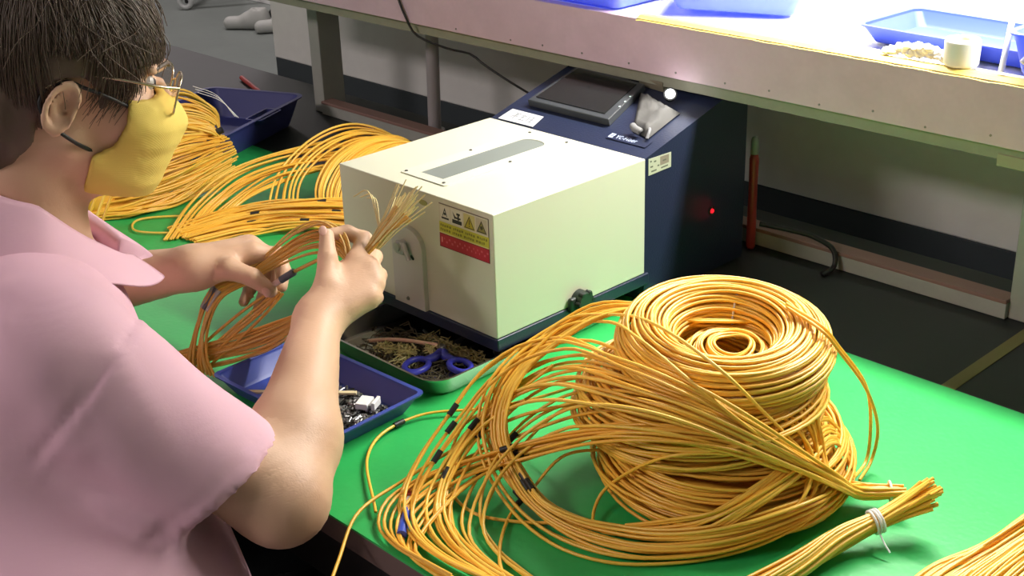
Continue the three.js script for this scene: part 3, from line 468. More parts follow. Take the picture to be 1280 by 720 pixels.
coil('cable_coil', 'broad middle yellow cable coil of the stack, bulging towards the worker', [0.432, 0.840, 0.018], [-0.04, 1, 0.05], 0.082, 0.034, 0.031, 74, 0.006, stack);
const topCoil = coil('cable_coil', 'topmost yellow cable coil of the stack, a neat ring with an open centre', [0.4455, 0.889, 0.001], [0.08, 1, 0.08], 0.073, 0.027, 0.0245, 84, 0.0022, stack);
for (let i = 0; i < 12; i++) part('cable_loop', tube(loopPts(V(0.452 + i * 0.0003, 0.889 - i * 0.001, -0.004), V(0.1, 1, 0.1).normalize(), 0.016 + i * 0.0030, 0, 0, 36, 0.003), CR, 6, true), anyCable(), topCoil);
for (const a of [3.6]) { const ax = V(0.08, 1, 0.08).normalize(), c = V(0.4455, 0.889, 0.001), d = V(Math.sin(a), 0, Math.cos(a)); const o = []; for (let i = 0; i < 24; i++) { const q = i / 24 * 6.28318; o.push(c.clone().addScaledVector(d, 0.073 + Math.cos(q) * 0.0295).addScaledVector(ax, Math.sin(q) * 0.027)); } part('cable_tie', tube(o, 0.0011, 6, true), M.clearTie, topCoil, 'clear plastic tie'); }

function fan(t, name, E0, E1, n, r, seg, jit, mats, ragged = 0, end = 0) {   // n strands between two guide lines
  const m = Math.max(E0.length, E1.length), c0 = spline(E0, 40), c1 = spline(E1, 40), out = [];
  for (let i = 0; i < n; i++) {
    const u = n > 1 ? i / (n - 1) : 0.5, a = u + gs() * 0.14, ph = rr(0, 6.28), pts = [], j1 = gs() * jit, j2 = gs() * jit, j3 = gs() * jit, ex = rr(-1, 1), ey = rr(-1, 1);
    for (let k = 0; k <= 40; k += 2) { const f = k / 40; const s = Math.sin(f * Math.PI), p = c0[k].clone().lerp(c1[k], a), w = s * s; p.x += (j1 * Math.sin(f * 5 + ph) + j2) * w; p.y = Math.max(0.7535, p.y + Math.abs(j3) * w * 0.8 * Math.sin(f * 7 + ph)); p.z += (j2 * Math.cos(f * 4 + ph) + j1) * w; if (end) { p.x += end * ex * (1 - w); p.y += end * ey * (1 - w) * .8; p.z += end * ex * .6 * (1 - w); p.y = Math.max(0.7535, p.y); } pts.push(p); }
    const sf = spline(pts, seg), sm = ragged ? sf.slice(Math.floor(rnd() * ragged * seg * .5), sf.length - Math.floor(rnd() * ragged * seg)) : sf; part(name, tube(sm, r, 6), mats[Math.floor(rnd() * mats.length) % mats.length], t); out.push(sm);
  }
  return out;
}
const sleeve = (t, line, k, l = 0.013) => { const i = Math.min(line.length - 2, Math.max(1, Math.round(k * line.length))), p = line[i], d = line[i + 1].clone().sub(line[i - 1]).normalize().multiplyScalar(l / 2); part('sleeve', rod(p.clone().sub(d).toArray(), p.clone().add(d).toArray(), 0.0030, 0.0030, 10), M.dark, t, 'black sleeve'); };
{
  const t = thing('cable_bundle', 'loose yellow cables with black sleeves fanning from a tied end around the coil stack', 'cable bundle', [0.58, 0.7515, 0.0]);
  const U0 = [[.611,.772,-.056],[.588,.770,-.034],[.571,.815,.022],[.533,.863,.069],[.483,.896,.100],[.402,.896,.097],[.312,.875,.076],[.268,.850,.118],[.258,.795,.190],[.268,.764,.245],[.325,.755,.285],[.441,.754,.277],[.546,.754,.263]];
  const U1 = [[.611,.772,-.056],[.588,.768,-.035],[.577,.808,.024],[.541,.839,.072],[.495,.862,.113],[.430,.860,.133],[.344,.820,.127],[.322,.795,.159],[.327,.772,.200],[.359,.756,.236],[.426,.754,.252],[.511,.754,.254],[.581,.754,.256]];
  const ul = fan(t, 'cable', U0, U1, 20, CR, 64, 0.021, cable, 0, 0.006);
  ul.forEach((l, i) => { if (i % 2 === 0) sleeve(t, l, 0.60 + 0.03 * Math.sin(i * 2)); });
  const M0 = [[.609,.772,-.059],[.575,.772,-.034],[.548,.827,.046],[.506,.862,.105],[.442,.855,.136],[.358,.815,.142],[.307,.790,.177],[.267,.768,.224],[.268,.757,.279],[.304,.754,.327],[.389,.754,.356]].map((p) => [p[0], p[1], Math.min(p[2], 0.30)]);
  const M1 = [[.612,.770,-.055],[.574,.768,-.035],[.554,.821,.053],[.510,.850,.110],[.444,.845,.139],[.356,.795,.140],[.315,.775,.180],[.317,.762,.243],[.339,.755,.296],[.401,.754,.322]].map((p) => [p[0], p[1], Math.min(p[2], 0.30)]);
  const ml = fan(t, 'cable', M0, M1, 11, CR, 64, 0.012, cable, 0, 0.006);
  ml.forEach((l, i) => { if (i % 2) sleeve(t, l, 0.66 + 0.04 * Math.cos(i * 3)); });
  const L0 = [[.610,.770,-.059],[.572,.772,-.032],[.577,.797,.048],[.548,.789,.100],[.500,.770,.127],[.435,.758,.148],[.390,.765,.171],[.341,.778,.162],[.310,.815,.156],[.296,.850,.116],[.316,.880,.074],[.344,.900,.037],[.385,.897,-.020],[.43,.889,-.060]];
  const L1 = [[.610,.768,-.058],[.569,.768,-.030],[.576,.776,.051],[.546,.757,.101],[.513,.755,.148],[.467,.755,.183],[.405,.756,.191],[.343,.768,.181],[.296,.800,.164],[.280,.845,.129],[.291,.875,.071],[.330,.903,.023],[.39,.895,.00],[.45,.89,-.06]];
  const ll = fan(t, 'cable', L0, L1, 20, CR, 64, 0.008, cable, 0, 0.006);
  ll.forEach((l, i) => { if (i % 3 === 0) sleeve(t, l, 0.53 + 0.05 * Math.sin(i)); });
  fan(t, 'cable', [[.500,.868,-.010],[.532,.870,-.006],[.543,.852,-.010],[.558,.817,-.005],[.575,.798,.012],[.565,.775,.03]], [[.490,.862,.040],[.526,.868,.046],[.547,.852,.030],[.562,.822,.022],[.575,.800,.054],[.56,.775,.07]], 9, CR, 30, .008, cable);
  fan(t, 'cable', [[.565,.775,-.045],[.556,.812,-.028],[.563,.813,.048],[.549,.796,.099],[.520,.767,.118],[.48,.757,.14]], [[.55,.80,-.055],[.536,.823,-.042],[.558,.822,.055],[.533,.798,.113],[.488,.774,.132],[.45,.757,.14]], 15, CR, 30, .007, cable);
  const S = [[[.265,.757,.282],[.179,.756,.223],[.154,.756,.181],[.156,.756,.129],[.196,.760,.086],[.260,.790,.076],[.329,.830,.067]],
    [[.335,.742,.40],[.290,.748,.345],[.258,.760,.297],[.252,.765,.236],[.270,.785,.184],[.316,.820,.142],[.37,.84,.10]],
    [[.470,.760,.150],[.431,.757,.162],[.408,.765,.132],[.446,.809,.130],[.494,.842,.123],[.541,.836,.072],[.571,.775,-.026]],
    [[.310,.83,.13],[.262,.80,.165],[.276,.760,.202],[.328,.755,.219],[.366,.755,.204],[.414,.757,.169],[.462,.757,.137],[.535,.757,.115]],
    [[.481,.919,-.048],[.529,.914,-.035],[.536,.890,-.053],[.549,.840,-.086],[.552,.790,-.106],[.552,.762,-.099],[.560,.758,-.066]],
    [[.475,.919,-.055],[.525,.916,-.040],[.532,.892,-.058],[.545,.842,-.090],[.547,.790,-.101],[.550,.764,-.093],[.558,.762,-.056]],
    [[.280,.860,.099],[.303,.890,.061],[.341,.900,.043],[.409,.919,.061],[.501,.910,.079],[.535,.867,.054],[.558,.823,.023],[.570,.775,-.029]],
    [[.292,.860,.111],[.305,.885,.069],[.341,.895,.050],[.418,.914,.087],[.496,.892,.094],[.539,.855,.069],[.571,.775,-.026]],
    [[.32,.86,.10],[.283,.81,.15],[.282,.764,.197],[.359,.756,.262],[.443,.756,.278]],
    [[.40,.80,.10],[.362,.79,.13],[.353,.765,.165],[.356,.756,.194],[.402,.756,.254],[.463,.756,.289]]];
  S.forEach((s, i) => { const l = spline(s, 50); part('cable', tube(l, CR, 6), anyCable(), t); if (i === 0) sleeve(t, l, 0.42); if (i === 3) { sleeve(t, l, 0.27); sleeve(t, l, 0.72); } if (i === 8 || i === 9) sleeve(t, l, 0.4); });
  part('cable_tie', tube(loopPts(V(0.601, 0.770, -0.050), V(0.5, 0.05, -0.4).normalize(), 0.0095, 0, 0, 20, 0.0005), 0.0013, 6, true), M.clearTie, t, 'clear plastic tie');
}
{
  const t = thing('cable_bundle', 'tied sheaf of yellow cable ends with a white tie at the front of the mat', 'cable bundle', [0.62, 0.7515, 0.0]);
  const T = [[.585,.757,.170],[.600,.762,.090],[.607,.768,.045],[.6195,.7735,.005],[.630,.780,-.019],[.6455,.790,-.0425]];
  for (let i = 0; i < 46; i++) { const a = rr(0, 6.28), q = Math.sqrt(rnd()), w = [1.5, 1.35, 1.25, 0.85, 1.0, 1.55]; const pts = T.map((p, k) => { const r = 0.0095 * q * w[k], aa = a + k * 0.25; return [p[0] + Math.cos(aa) * r * 0.8, Math.max(0.7535, p[1] + Math.sin(aa) * r), p[2] + Math.cos(aa) * r * 0.6]; }); const e = pts[5], l = rr(-0.008, 0.006); e[0] += l * 0.55; e[2] -= l * 0.8; part('cable', tube(spline(pts, 26), CR, 6), anyCable(), t); }
  const ax = V(0.43, 0.17, -0.85).normalize(); for (const o of [-0.003, 0, 0.003]) part('cable_tie', tube(loopPts(V(.6195, .7735, .005).addScaledVector(ax, o), ax, 0.0103, 0, 0, 22, 0.0004), 0.0013, 6, true), M.clearTie, t, 'white tie');
  part('tie_tail', wire([[.627, .768, .010], [.635, .762, .014], [.642, .757, .016]], 0.0008, 10), M.white, t, 'loose end of the tie');
}
{
  const t = thing('cable_bundle', 'cut off sheaf of yellow cables at the mat corner beyond the tied sheaf', 'cable bundle', [0.71, 0.7515, 0.0]);
  fan(t, 'cable', [[.686,.757,.090],[.685,.757,.010],[.700,.766,-.040],[.712,.775,-.103],[.727,.780,-.248]], [[.760,.754,.065],[.744,.754,.005],[.742,.758,-.030],[.748,.762,-.072],[.79,.765,-.193]], 26, CR, 30, 0.004, cable);
  fan(t, 'cable', [[.676,.756,.080],[.676,.758,.010],[.694,.762,-.040],[.709,.770,-.103],[.724,.772,-.248]], [[.70,.754,.075],[.70,.756,.005],[.715,.760,-.036],[.729,.765,-.092],[.75,.77,-.22]], 12, CR, 30, 0.003, cable);
}
{ // bundle behind the worker's face
  const t = thing('cable_bundle', 'big sheaf of yellow cables on the mat behind the masked face', 'cable bundle', [-0.68, 0.7515, -0.06]);
  const rows = [[[[-.740,.80,.085],[-.690,.84,.030],[-.690,.865,-.060],[-.680,.845,-.150]], [[-.722,.790,.072],[-.677,.810,.013],[-.651,.830,-.057],[-.665,.822,-.170]], 24], [[[-.722,.790,.072],[-.677,.810,.013],[-.651,.830,-.057],[-.665,.818,-.175]], [[-.690,.765,.095],[-.645,.770,.020],[-.640,.775,-.070],[-.655,.795,-.180]], 34], [[[-.690,.765,.095],[-.645,.770,.020],[-.640,.775,-.070],[-.655,.792,-.180]], [[-.678,.754,.088],[-.632,.755,.020],[-.640,.757,-.075],[-.650,.768,-.165]], 26]];
  for (const [a, b, n] of rows) fan(t, 'cable', a, b, n, 0.0019, 24, 0.012, cable, 0.16, 0.006);
  fan(t, 'cable', [[-.80,.76,.0],[-.76,.86,-.06],[-.76,.885,-.15],[-.74,.85,-.20],[-.70,.83,-.18]], [[-.74,.76,.02],[-.70,.83,-.03],[-.68,.85,-.10],[-.66,.84,-.14],[-.66,.82,-.16]], 26, 0.0019, 28, 0.014, cable, 0.12);
  const g = nets(union([cap([-.70, .795, .06], [-.70, .81, -.10], 0.034, 0.022), cap([-.68, .772, .06], [-.68, .78, -.10], 0.018, 0.014)], 0.02), [-.80, .752, 0 - .22], [-.60, .90, .14], 0.008); part('inner_cables', cat([g]), cable[3], t).userData.kind = 'stuff';
  for (let i = 0; i < 3; i++) part('thread', wire([[-.74 + i * .006, .895 - i * .004, -.165], [-.715 + i * .006, .88 - i * .004, -.19], [-.69 + i * .005, .845, -.205]], 0.0005, 10, 4), M.white, t, 'white thread');
  part('sleeve', rod([-.672, .832, -.152], [-.664, .838, -.164], 0.0055, 0.0055, 10), M.dark, t, 'black sleeve');
  fan(t, 'cable', [[-.62,.754,.115],[-.625,.80,.085],[-.63,.84,.05]], [[-.60,.754,.098],[-.605,.80,.068],[-.61,.835,.04]], 3, 0.0022, 14, 0.001, cable);
}
{ // coil standing against the oven, loops arching over
  const t = thing('cable_bundle', 'arching heap of yellow cable loops on the mat against the oven\'s far side', 'cable bundle', [-0.43, 0.7515, -0.18]);
  fan(t, 'cable_loop', [[-.400,.757,-.150],[-.440,.790,-.175],[-.452,.822,-.215],[-.440,.842,-.262],[-.40,.845,-.300],[-.34,.82,-.300],[-.30,.78,-.26]], [[-.300,.757,-.160],[-.345,.790,-.195],[-.355,.820,-.235],[-.340,.838,-.275],[-.30,.835,-.305],[-.25,.81,-.30],[-.22,.78,-.27]], 58, 0.0019, 40, 0.006, cable);
  fan(t, 'cable_loop', [[-.508,.754,.046],[-.569,.770,-.040],[-.572,.800,-.116],[-.532,.820,-.224],[-.459,.835,-.293],[-.374,.830,-.317]], [[-.470,.754,-.02],[-.510,.765,-.075],[-.505,.785,-.135],[-.47,.80,-.205],[-.41,.805,-.25],[-.34,.79,-.27]], 20, 0.0019, 40, 0.010, cable);
  fan(t, 'cable_loop', [[-.470,.757,-.110],[-.512,.800,-.165],[-.513,.832,-.226],[-.488,.845,-.285],[-.402,.838,-.309],[-.310,.800,-.280]], [[-.430,.757,-.130],[-.472,.795,-.175],[-.478,.825,-.23],[-.455,.84,-.28],[-.38,.835,-.305],[-.30,.80,-.285]], 7, 0.0019, 40, 0.006, cable);
  const fl = fan(t, 'cable', [[-.545,.754,.020],[-.500,.772,-.075],[-.418,.790,-.132],[-.348,.795,-.18],[-.281,.79,-.213]], [[-.455,.754,.022],[-.425,.758,-.068],[-.364,.760,-.123],[-.266,.760,-.147]], 46, 0.0018, 26, 0.012, cable, 0, 0.005);
  [3, 12, 20, 27, 33, 40].forEach((i, k) => sleeve(t, fl[i], [0.62, 0.35, 0.7, 0.3, 0.55, 0.78][k]));
  part('cable', wire([[-.50,.756,-.065],[-.577,.754,-.022],[-.611,.754,.030],[-.576,.754,.055],[-.525,.754,.023],[-.49,.757,-.03]], 0.0018, 40), cable[2], t);
  const g = nets(union([cap([-.42, .768, -.12], [-.29, .770, -.19], 0.006, 0.008), cap([-.38, .79, -.24], [-.28, .78, -.26], 0.026, 0.024)], 0.02), [-.50, .752, -.31], [-.22, .84, -.08], 0.008); part('inner_cables', cat([g]), cable[3], t).userData.kind = 'stuff';
}
{ // blue pen-like tool among the cables
  const t = thing('marker_pen', 'blue pen with a pale tip and red cap lying among the cables', 'pen', [0.285, 0.7525, 0.262]);
  part('barrel', rod([.312, .7575, .290], [.286, .7575, .262], 0.0048, 0.0048), phy(lin(0.03, 0.07, 0.45), 0.35), t); part('band', rod([.2855, .7575, .2615], [.272, .7580, .247], 0.0042, 0.0034), M.white, t, 'pale end');
  part('cap', rod([.2715, .758, .2465], [.262, .7585, .236], 0.0048, 0.0042), M.red, t, 'red cap');
}

// ------------------------------------------------------------------ bin on the bench, things on the shelf
{
  const t = thing('storage_bin', 'dark blue plastic bin on the bench behind the far cable sheaf', 'bin', [-0.885, 0.7486, -0.285]);
  part('body', trayGeo(0.20, 0.27, 0.052, 0.17, 0.24, 0.02, 0.002, 0.006).rotateY(0.42).translate(-0.885, 0.749, -0.285), M.binBlue, t);
  part('handle', trayGeo(0.03, 0.07, 0.01, 0.026, 0.06, 0.006, 0.002, 0.001).rotateY(0.42).translate(-0.80, 0.79, -0.33), M.binBlue, t);
}
one('pen', rod([-1.20, 0.754, -0.545], [-1.06, 0.754, -0.50], 0.005, 0.004), M.red, 'dull red pen lying on the dark bench near the post', 'pen');
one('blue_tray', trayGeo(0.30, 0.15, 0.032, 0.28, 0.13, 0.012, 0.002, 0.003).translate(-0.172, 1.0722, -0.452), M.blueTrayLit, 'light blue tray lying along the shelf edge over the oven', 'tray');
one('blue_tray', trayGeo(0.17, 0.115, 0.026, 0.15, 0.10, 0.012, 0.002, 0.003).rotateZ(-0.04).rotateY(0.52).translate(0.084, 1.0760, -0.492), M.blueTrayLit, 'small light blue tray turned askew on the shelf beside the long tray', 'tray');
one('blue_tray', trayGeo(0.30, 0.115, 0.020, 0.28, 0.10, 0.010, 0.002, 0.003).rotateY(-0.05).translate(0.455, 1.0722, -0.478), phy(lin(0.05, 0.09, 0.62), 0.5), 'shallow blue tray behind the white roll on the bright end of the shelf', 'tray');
{
  const gx = []; for (let i = 0; i < 70; i++) { const u = rnd(); gx.push(new THREE.IcosahedronGeometry(rr(0.004, 0.0075), 0).scale(1, rr(0.5, 0.9), 1).rotateY(rr(0, 6)).translate(0.362 + u * 0.070 + gs() * 0.003, 1.0765 + rr(0, 0.013) * Math.sin(u * 3), -0.396 + gs() * 0.005)); }
  const h = one('foam_bits', gx, M.white, 'small heap of white foam bits at the bright edge of the shelf', 'foam'); h.userData.kind = 'stuff';
}
{
  const t = thing('tape_roll', 'short white roll with a cream core at the bright edge of the shelf', 'roll', [0.446, 1.0722, -0.399]);
  part('roll', lathe([[0.010, 0], [0.0165, 0], [0.0185, 0.003], [0.0190, 0.026], [0.0175, 0.029], [0.010, 0.029], [0.010, 0]], 0.446, 1.0723, -0.399, 32), M.white, t); part('core', lathe([[0.007, 0.001], [0.0098, 0.001], [0.0098, 0.028], [0.007, 0.028], [0.007, 0.001]], 0.446, 1.0723, -0.399, 24), M.cream, t, 'cream core');
}
{
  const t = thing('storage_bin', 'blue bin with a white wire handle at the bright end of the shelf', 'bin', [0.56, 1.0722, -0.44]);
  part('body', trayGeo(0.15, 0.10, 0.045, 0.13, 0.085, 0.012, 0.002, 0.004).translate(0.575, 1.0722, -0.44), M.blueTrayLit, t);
  part('handle', tube(spline([[0.497, 1.076, -0.388], [0.494, 1.10, -0.400], [0.488, 1.128, -0.425], [0.500, 1.14, -0.445], [0.53, 1.12, -0.42], [0.52, 1.09, -0.384]], 40), 0.0032, 8), M.white, t, 'white wire handle');
}

// ------------------------------------------------------------------ the worker
{
  const t = thing('person', 'person in a pink polo shirt, yellow face mask and glasses, holding cables in both hands', 'person', [-0.1, 0, 0.5]);
  const add = (a, b, k = 1) => [a[0] + b[0] * k, a[1] + b[1] * k, a[2] + b[2] * k], mix = (a, b, k) => [a[0] + (b[0] - a[0]) * k, a[1] + (b[1] - a[1]) * k, a[2] + (b[2] - a[2]) * k];
  const rt = [.94, 0, .34], ft = [.34, 0, -.94];
  // joints
  const S = [.100, .943, .480], E = [.220, .786, .353], W = [.072, .862, .193], SL = [-.280, .930, .372], EL = [-.330, .815, .345], WL = [-.119, .876, .223];
  const Mid = [-.10, .925, .42], Ch = [-.075, .81, .47], Be = [.040, .655, .478], Pe = [-.09, .51, .60];
  const torso = (g) => union([cap(add(Mid, rt, -.125), add(Mid, rt, .125), .058 + g, .058 + g), cap(add(Ch, rt, -.085), add(Ch, rt, .085), .118 + g, .118 + g), cap(add(Be, rt, -.085), add(Be, rt, .085), .148 + g, .148 + g), cap(add(Pe, rt, -.09), add(Pe, rt, .09), .135 + g, .135 + g), cap(add(mix(Mid, Ch, .4), rt, -.10), add(mix(Mid, Ch, .4), rt, .10), .088 + g, .088 + g)], 0.07);
  // head frame
  const th = 15 * Math.PI / 180, f0 = [.309, 0, -.951], rh = [.951, 0, .309], fh = [f0[0] * Math.cos(th), -Math.sin(th), f0[2] * Math.cos(th)], uh = [f0[0] * Math.sin(th), Math.cos(th), f0[2] * Math.sin(th)], Hc = [-.070, 1.122, .356], HK = .93;
  const HL = (A1, B1, C1) => { const a = A1 * HK, b = B1 * HK, c = C1 * HK; return [Hc[0] + a * rh[0] + b * uh[0] + c * fh[0], Hc[1] + a * rh[1] + b * uh[1] + c * fh[1], Hc[2] + a * rh[2] + b * uh[2] + c * fh[2]]; };
  const toH = (F) => (x, y, z) => { const p = (x - Hc[0]) / HK, q = (y - Hc[1]) / HK, r = (z - Hc[2]) / HK; return HK * F(p * rh[0] + q * rh[1] + r * rh[2], p * uh[0] + q * uh[1] + r * uh[2], p * fh[0] + q * fh[1] + r * fh[2]); };
  const sym = (F) => (a, b, c) => F(Math.abs(a), b, c);
  const skullParts = union([ell([0, .032, -.015], [.073, .092, .092]), ell([0, -.030, .036], [.056, .078, .056]), cap([0, -.083, .066], [0, -.075, .050], .020, .028), sym(cap([.048, -.050, -.002], [.012, -.084, .058], .017, .018)), sym(ell([.040, -.018, .055], [.026, .026, .026]))], 0.025);
  const face = (a, b, c) => {
    let d = skullParts(a, b, c); const m = Math.abs(a);
    d = smin(d, cap([0, .012, .094], [0, -.022, .113], .006, .0105)(a, b, c), .012); d = smin(d, ell([.010, -.026, .103], [.0085, .007, .009])(m, b, c), .006);
    d = smin(d, cap([.010, .034, .091], [.050, .034, .072], .007, .006)(m, b, c), .012);
    d = Math.max(d, -ell([.032, .016, .094], [.017, .0095, .013])(m, b, c));                       // eye hollows
    d = smin(d, cap([0, -.049, .0985], [.020, -.050, .088], .005, .003)(m, b, c), .006); d = smin(d, cap([0, -.058, .0965], [.017, -.057, .087], .0055, .003)(m, b, c), .006);
    d = smin(d, ear(m, b, c), .008);
    return d;
  };
  function ear(m, b, c) { return .78 * ear0(.0735 + (m - .0735) / .78, -.004 + (b + .008) / .78, -.014 + (c + .014) / .78); }
  function ear0(m, b, c) {                                        // auricle: leaning back, rim, bowl and lobe
    const x = m - .0735, y0 = b + .004, z0 = c + .014, y = y0 * .95 + z0 * .30, z = z0 * .95 - y0 * .30;      // tilt
    const k = Math.sqrt((y / .030) ** 2 + ((z + .002) / .0185) ** 2), rim = Math.hypot((k - 1) * .0185, x - .009 + (z < 0 ? z * .28 : 0)) - .0042;
    const plate = Math.max(ell([.004, 0, -.001], [.006, .030, .018])(x, y, z), -ell([.011, -.001, .002], [.008, .017, .0105])(x, y, z));
    const inner = Math.hypot((Math.sqrt(((y - .003) / .019) ** 2 + ((z + .001) / .0115) ** 2) - 1) * .0115, x - .0065) - .0022;
    const lobe = ell([.004, -.030, .004], [.0055, .0105, .0085])(x, y, z), tragus = ell([.004, -.004, .0135], [.005, .007, .004])(x, y, z);
    return smin(smin(smin(Math.max(rim, z - .017), plate, .004), smin(Math.max(inner, z - .008), lobe, .004), .003), tragus, .004);
  }
  const headW = toH(face), neck = cap(HL(0, -.055, -.030), [-.100, .965, .415], .052, .062);
  // arms and hands
  const arm = union([cap(add(S, [-.012, -.016, 0]), add(mix(S, E, .5), [-.004, -.010, 0]), .048, .045), cap(add(mix(S, E, .5), [-.004, -.010, 0]), E, .045, .040), cap(E, mix(E, W, .30), .040, .042), cap(mix(E, W, .30), W, .042, .0235)], 0.025);
  const armL = union([cap(SL, EL, .055, .043), cap(EL, mix(EL, WL, .35), .043, .040), cap(mix(EL, WL, .35), WL, .040, .0235)], 0.025);
  const chain = (pts, r) => pts.slice(1).map((q, i) => cap(pts[i], q, r[i], r[i + 1]));
  const finger = (pts, r) => union(chain(pts, r), 0.004);
  const palm = (w, mcp, r0, r1) => union(mcp.map((q) => cap(w, q, r0, r1)), 0.014);
  const mR = [[.057, .902, .127], [.070, .895, .121], [.081, .885, .125], [.089, .874, .138]];
  const palmR = palm(W, mR, .0175, .0118), thR = finger([[.070, .871, .190], [.063, .893, .172], [.049, .915, .158], [.034, .932, .146]], [.0155, .0125, .0098, .0078]);
  const fingR = [[mR[0], [.036, .914, .099], [.022, .922, .111], [.017, .924, .128]], [mR[1], [.042, .893, .092], [.019, .887, .100], [.018, .882, .122]], [mR[2], [.054, .876, .097], [.032, .866, .105], [.032, .866, .127]], [mR[3], [.068, .860, .114], [.049, .851, .121], [.050, .856, .140]]].map((f, i) => finger(f, [.0105, .0088, .0080, .0066].map((r) => r * (i === 3 ? .9 : 1))));
  const mL = [[-.093, .882, .160], [-.113, .882, .150], [-.130, .876, .148], [-.146, .866, .152]];
  const palmL = palm(WL, mL, .0175, .0120), thL = finger([[-.108, .872, .212], [-.082, .878, .199], [-.060, .869, .184], [-.046, .853, .172]], [.0155, .0125, .0100, .0080]);
  const fingL = [[mL[0], [-.078, .876, .135], [-.060, .864, .143], [-.050, .851, .154]], [mL[1], [-.097, .864, .126], [-.080, .844, .138], [-.073, .827, .156]], [mL[2], [-.114, .855, .128], [-.098, .832, .144], [-.089, .813, .164]], [mL[3], [-.130, .848, .138], [-.117, .829, .154], [-.108, .820, .170]]].map((f, i) => finger(f, [.0105, .0088, .0080, .0066].map((r) => r * (i === 3 ? .9 : 1))));
  const handR = (x, y, z) => { let d = smin(palmR(x, y, z), thR(x, y, z), .012); let f = 1e9; for (const g of fingR) f = Math.min(f, g(x, y, z)); return smin(d, f, .007); };
  const handL = (x, y, z) => { let d = smin(palmL(x, y, z), thL(x, y, z), .012); let f = 1e9; for (const g of fingL) f = Math.min(f, g(x, y, z)); return smin(d, f, .007); };
  const inner = torso(-.012);
  const bodyF = (x, y, z) => smin(smin(smin(inner(x, y, z), neck(x, y, z), .05), Math.min(smin(arm(x, y, z), handR(x, y, z), .014), smin(armL(x, y, z), handL(x, y, z), .014)), .02), y > .99 ? headW(x, y, z) : 1e3, .022);
  const armsF = (x, y, z) => Math.min(smin(arm(x, y, z), handR(x, y, z), .014), smin(armL(x, y, z), handL(x, y, z), .014));
  const headF = (x, y, z) => smin(headW(x, y, z), neck(x, y, z), .022);
  const body = part('body', cat([nets(bodyF, [-.42, .40, .30], [.26, 1.03, .80], .011), nets(armsF, [-.40, .69, .155], [.30, .96, .50], .0075),
    nets(headF, [-.23, .985, .17], [.11, 1.27, .50], .0032), nets(handR, [-.005, .83, .07], [.115, .95, .225], .0024), nets(handL, [-.175, .795, .105], [-.025, .905, .255], .0024)]), M.skin, t);
  // eyes behind the glasses
  for (const s of [1, -1]) { const e = part('eye', new THREE.SphereGeometry(.0090, 20, 14).translate(...HL(s * .030, .0165, .0725)), M.eye, t); const c = A(HL(s * .030, .0165, .0725)), d = A(fh); part('iris', rod(c.clone().addScaledVector(d, .0078).toArray(), c.clone().addScaledVector(d, .0094).toArray(), .0055, .0042, 18), M.dark, e); }
  for (const s of [1, -1]) part('eyebrow', wire([HL(s * .013, .0345, .0985), HL(s * .030, .039, .0915), HL(s * .050, .0345, .0765)], .0022, 12), M.hair, t);
  // nails
  for (const [p, q] of [[[.0300, .9375, .1475], [.049, .915, .158]], [[-.0405, .8515, .178], [-.060, .869, .184]]]) { const d = A(p).sub(A(q)).normalize(), g = new THREE.SphereGeometry(1, 14, 10).scale(.0045, .0016, .0060); const n = A(camera.position.toArray()).sub(A(p)).normalize(); n.addScaledVector(d, -n.dot(d)).normalize(); const x = n.clone().cross(d); g.applyMatrix4(new THREE.Matrix4().makeBasis(x, n, d)); const c = A(p).addScaledVector(n, .0052).addScaledVector(d, -.003); g.translate(c.x, c.y, c.z); part('nail', g, phy(lin(.70, .42, .33), .3), t); }
  // ---- polo shirt
  const ax = [E[0] - S[0], E[1] - S[1], E[2] - S[2]], aL = Math.hypot(...ax), au = ax.map((v) => v / aL);
  const hemC = add(mix(S, E, .725), [-.006, -.029, 0]), hn = (() => { const v = [.47, -.785, -.405], l = Math.hypot(...v); return v.map((q) => q / l); })();
  const sleeveC = cap(add(S, [-.006, -.008, 0]), hemC, .068, .067), sleeveIn = cap(add(hemC, hn, -.05), add(hemC, hn, .05), .048, .0595);
  const SLe = mix(SL, EL, .9), sleeveL = cap(SL, SLe, .070, .070), nl = (() => { const v = [EL[0] - SL[0], EL[1] - SL[1], EL[2] - SL[2]], l = Math.hypot(...v); return v.map((q) => q / l); })();
  const outer = torso(.006), neckCut = cap([-.070, 1.045, .385], [-.085, .985, .395], .066, .060);
  const crease = (a, b, w, h) => { const c = cap(a, b, 0, 0); return (x, y, z) => { const d = c(x, y, z) / w; return d > 3 ? 0 : h * Math.exp(-d * d); }; };
  const folds = [crease([.030, .982, .432], [.122, .958, .436], .008, -.0024), crease([.05, .985, .50], [.03, .86, .60], .012, .004), crease([.105, .99, .53], [.155, .88, .50], .014, .004), crease([.06, .87, .60], [.11, .80, .55], .014, .004), crease([.05, .86, .60], [.06, .74, .63], .016, .004), crease([.02, .90, .59], [-.02, .74, .62], .016, .005), crease([-.05, .90, .55], [-.04, .72, .62], .018, .004), crease([.16, .95, .46], [.20, .86, .44], .010, .004), crease([.15, .84, .52], [.19, .80, .47], .009, .004), crease([.10, .72, .58], [.13, .64, .52], .012, .005), crease([.02, .70, .62], [.09, .66, .60], .012, .004)];
  const shirtF = (x, y, z) => {
    const tt = (x - S[0]) * au[0] + (y - S[1]) * au[1] + (z - S[2]) * au[2];
    let sl = sleeveC(x, y, z); const cut = (x - hemC[0]) * hn[0] + (y - hemC[1]) * hn[1] + (z - hemC[2]) * hn[2];
    sl += .0022 * noise.noise(x * 20 + 3, y * 12, z * 20);
    sl = Math.max(sl, cut, -Math.max(sleeveIn(x, y, z), -(cut + .035)));
    let s2 = Math.max(sleeveL(x, y, z), (x - SLe[0]) * nl[0] + (y - SLe[1]) * nl[1] + (z - SLe[2]) * nl[2]);
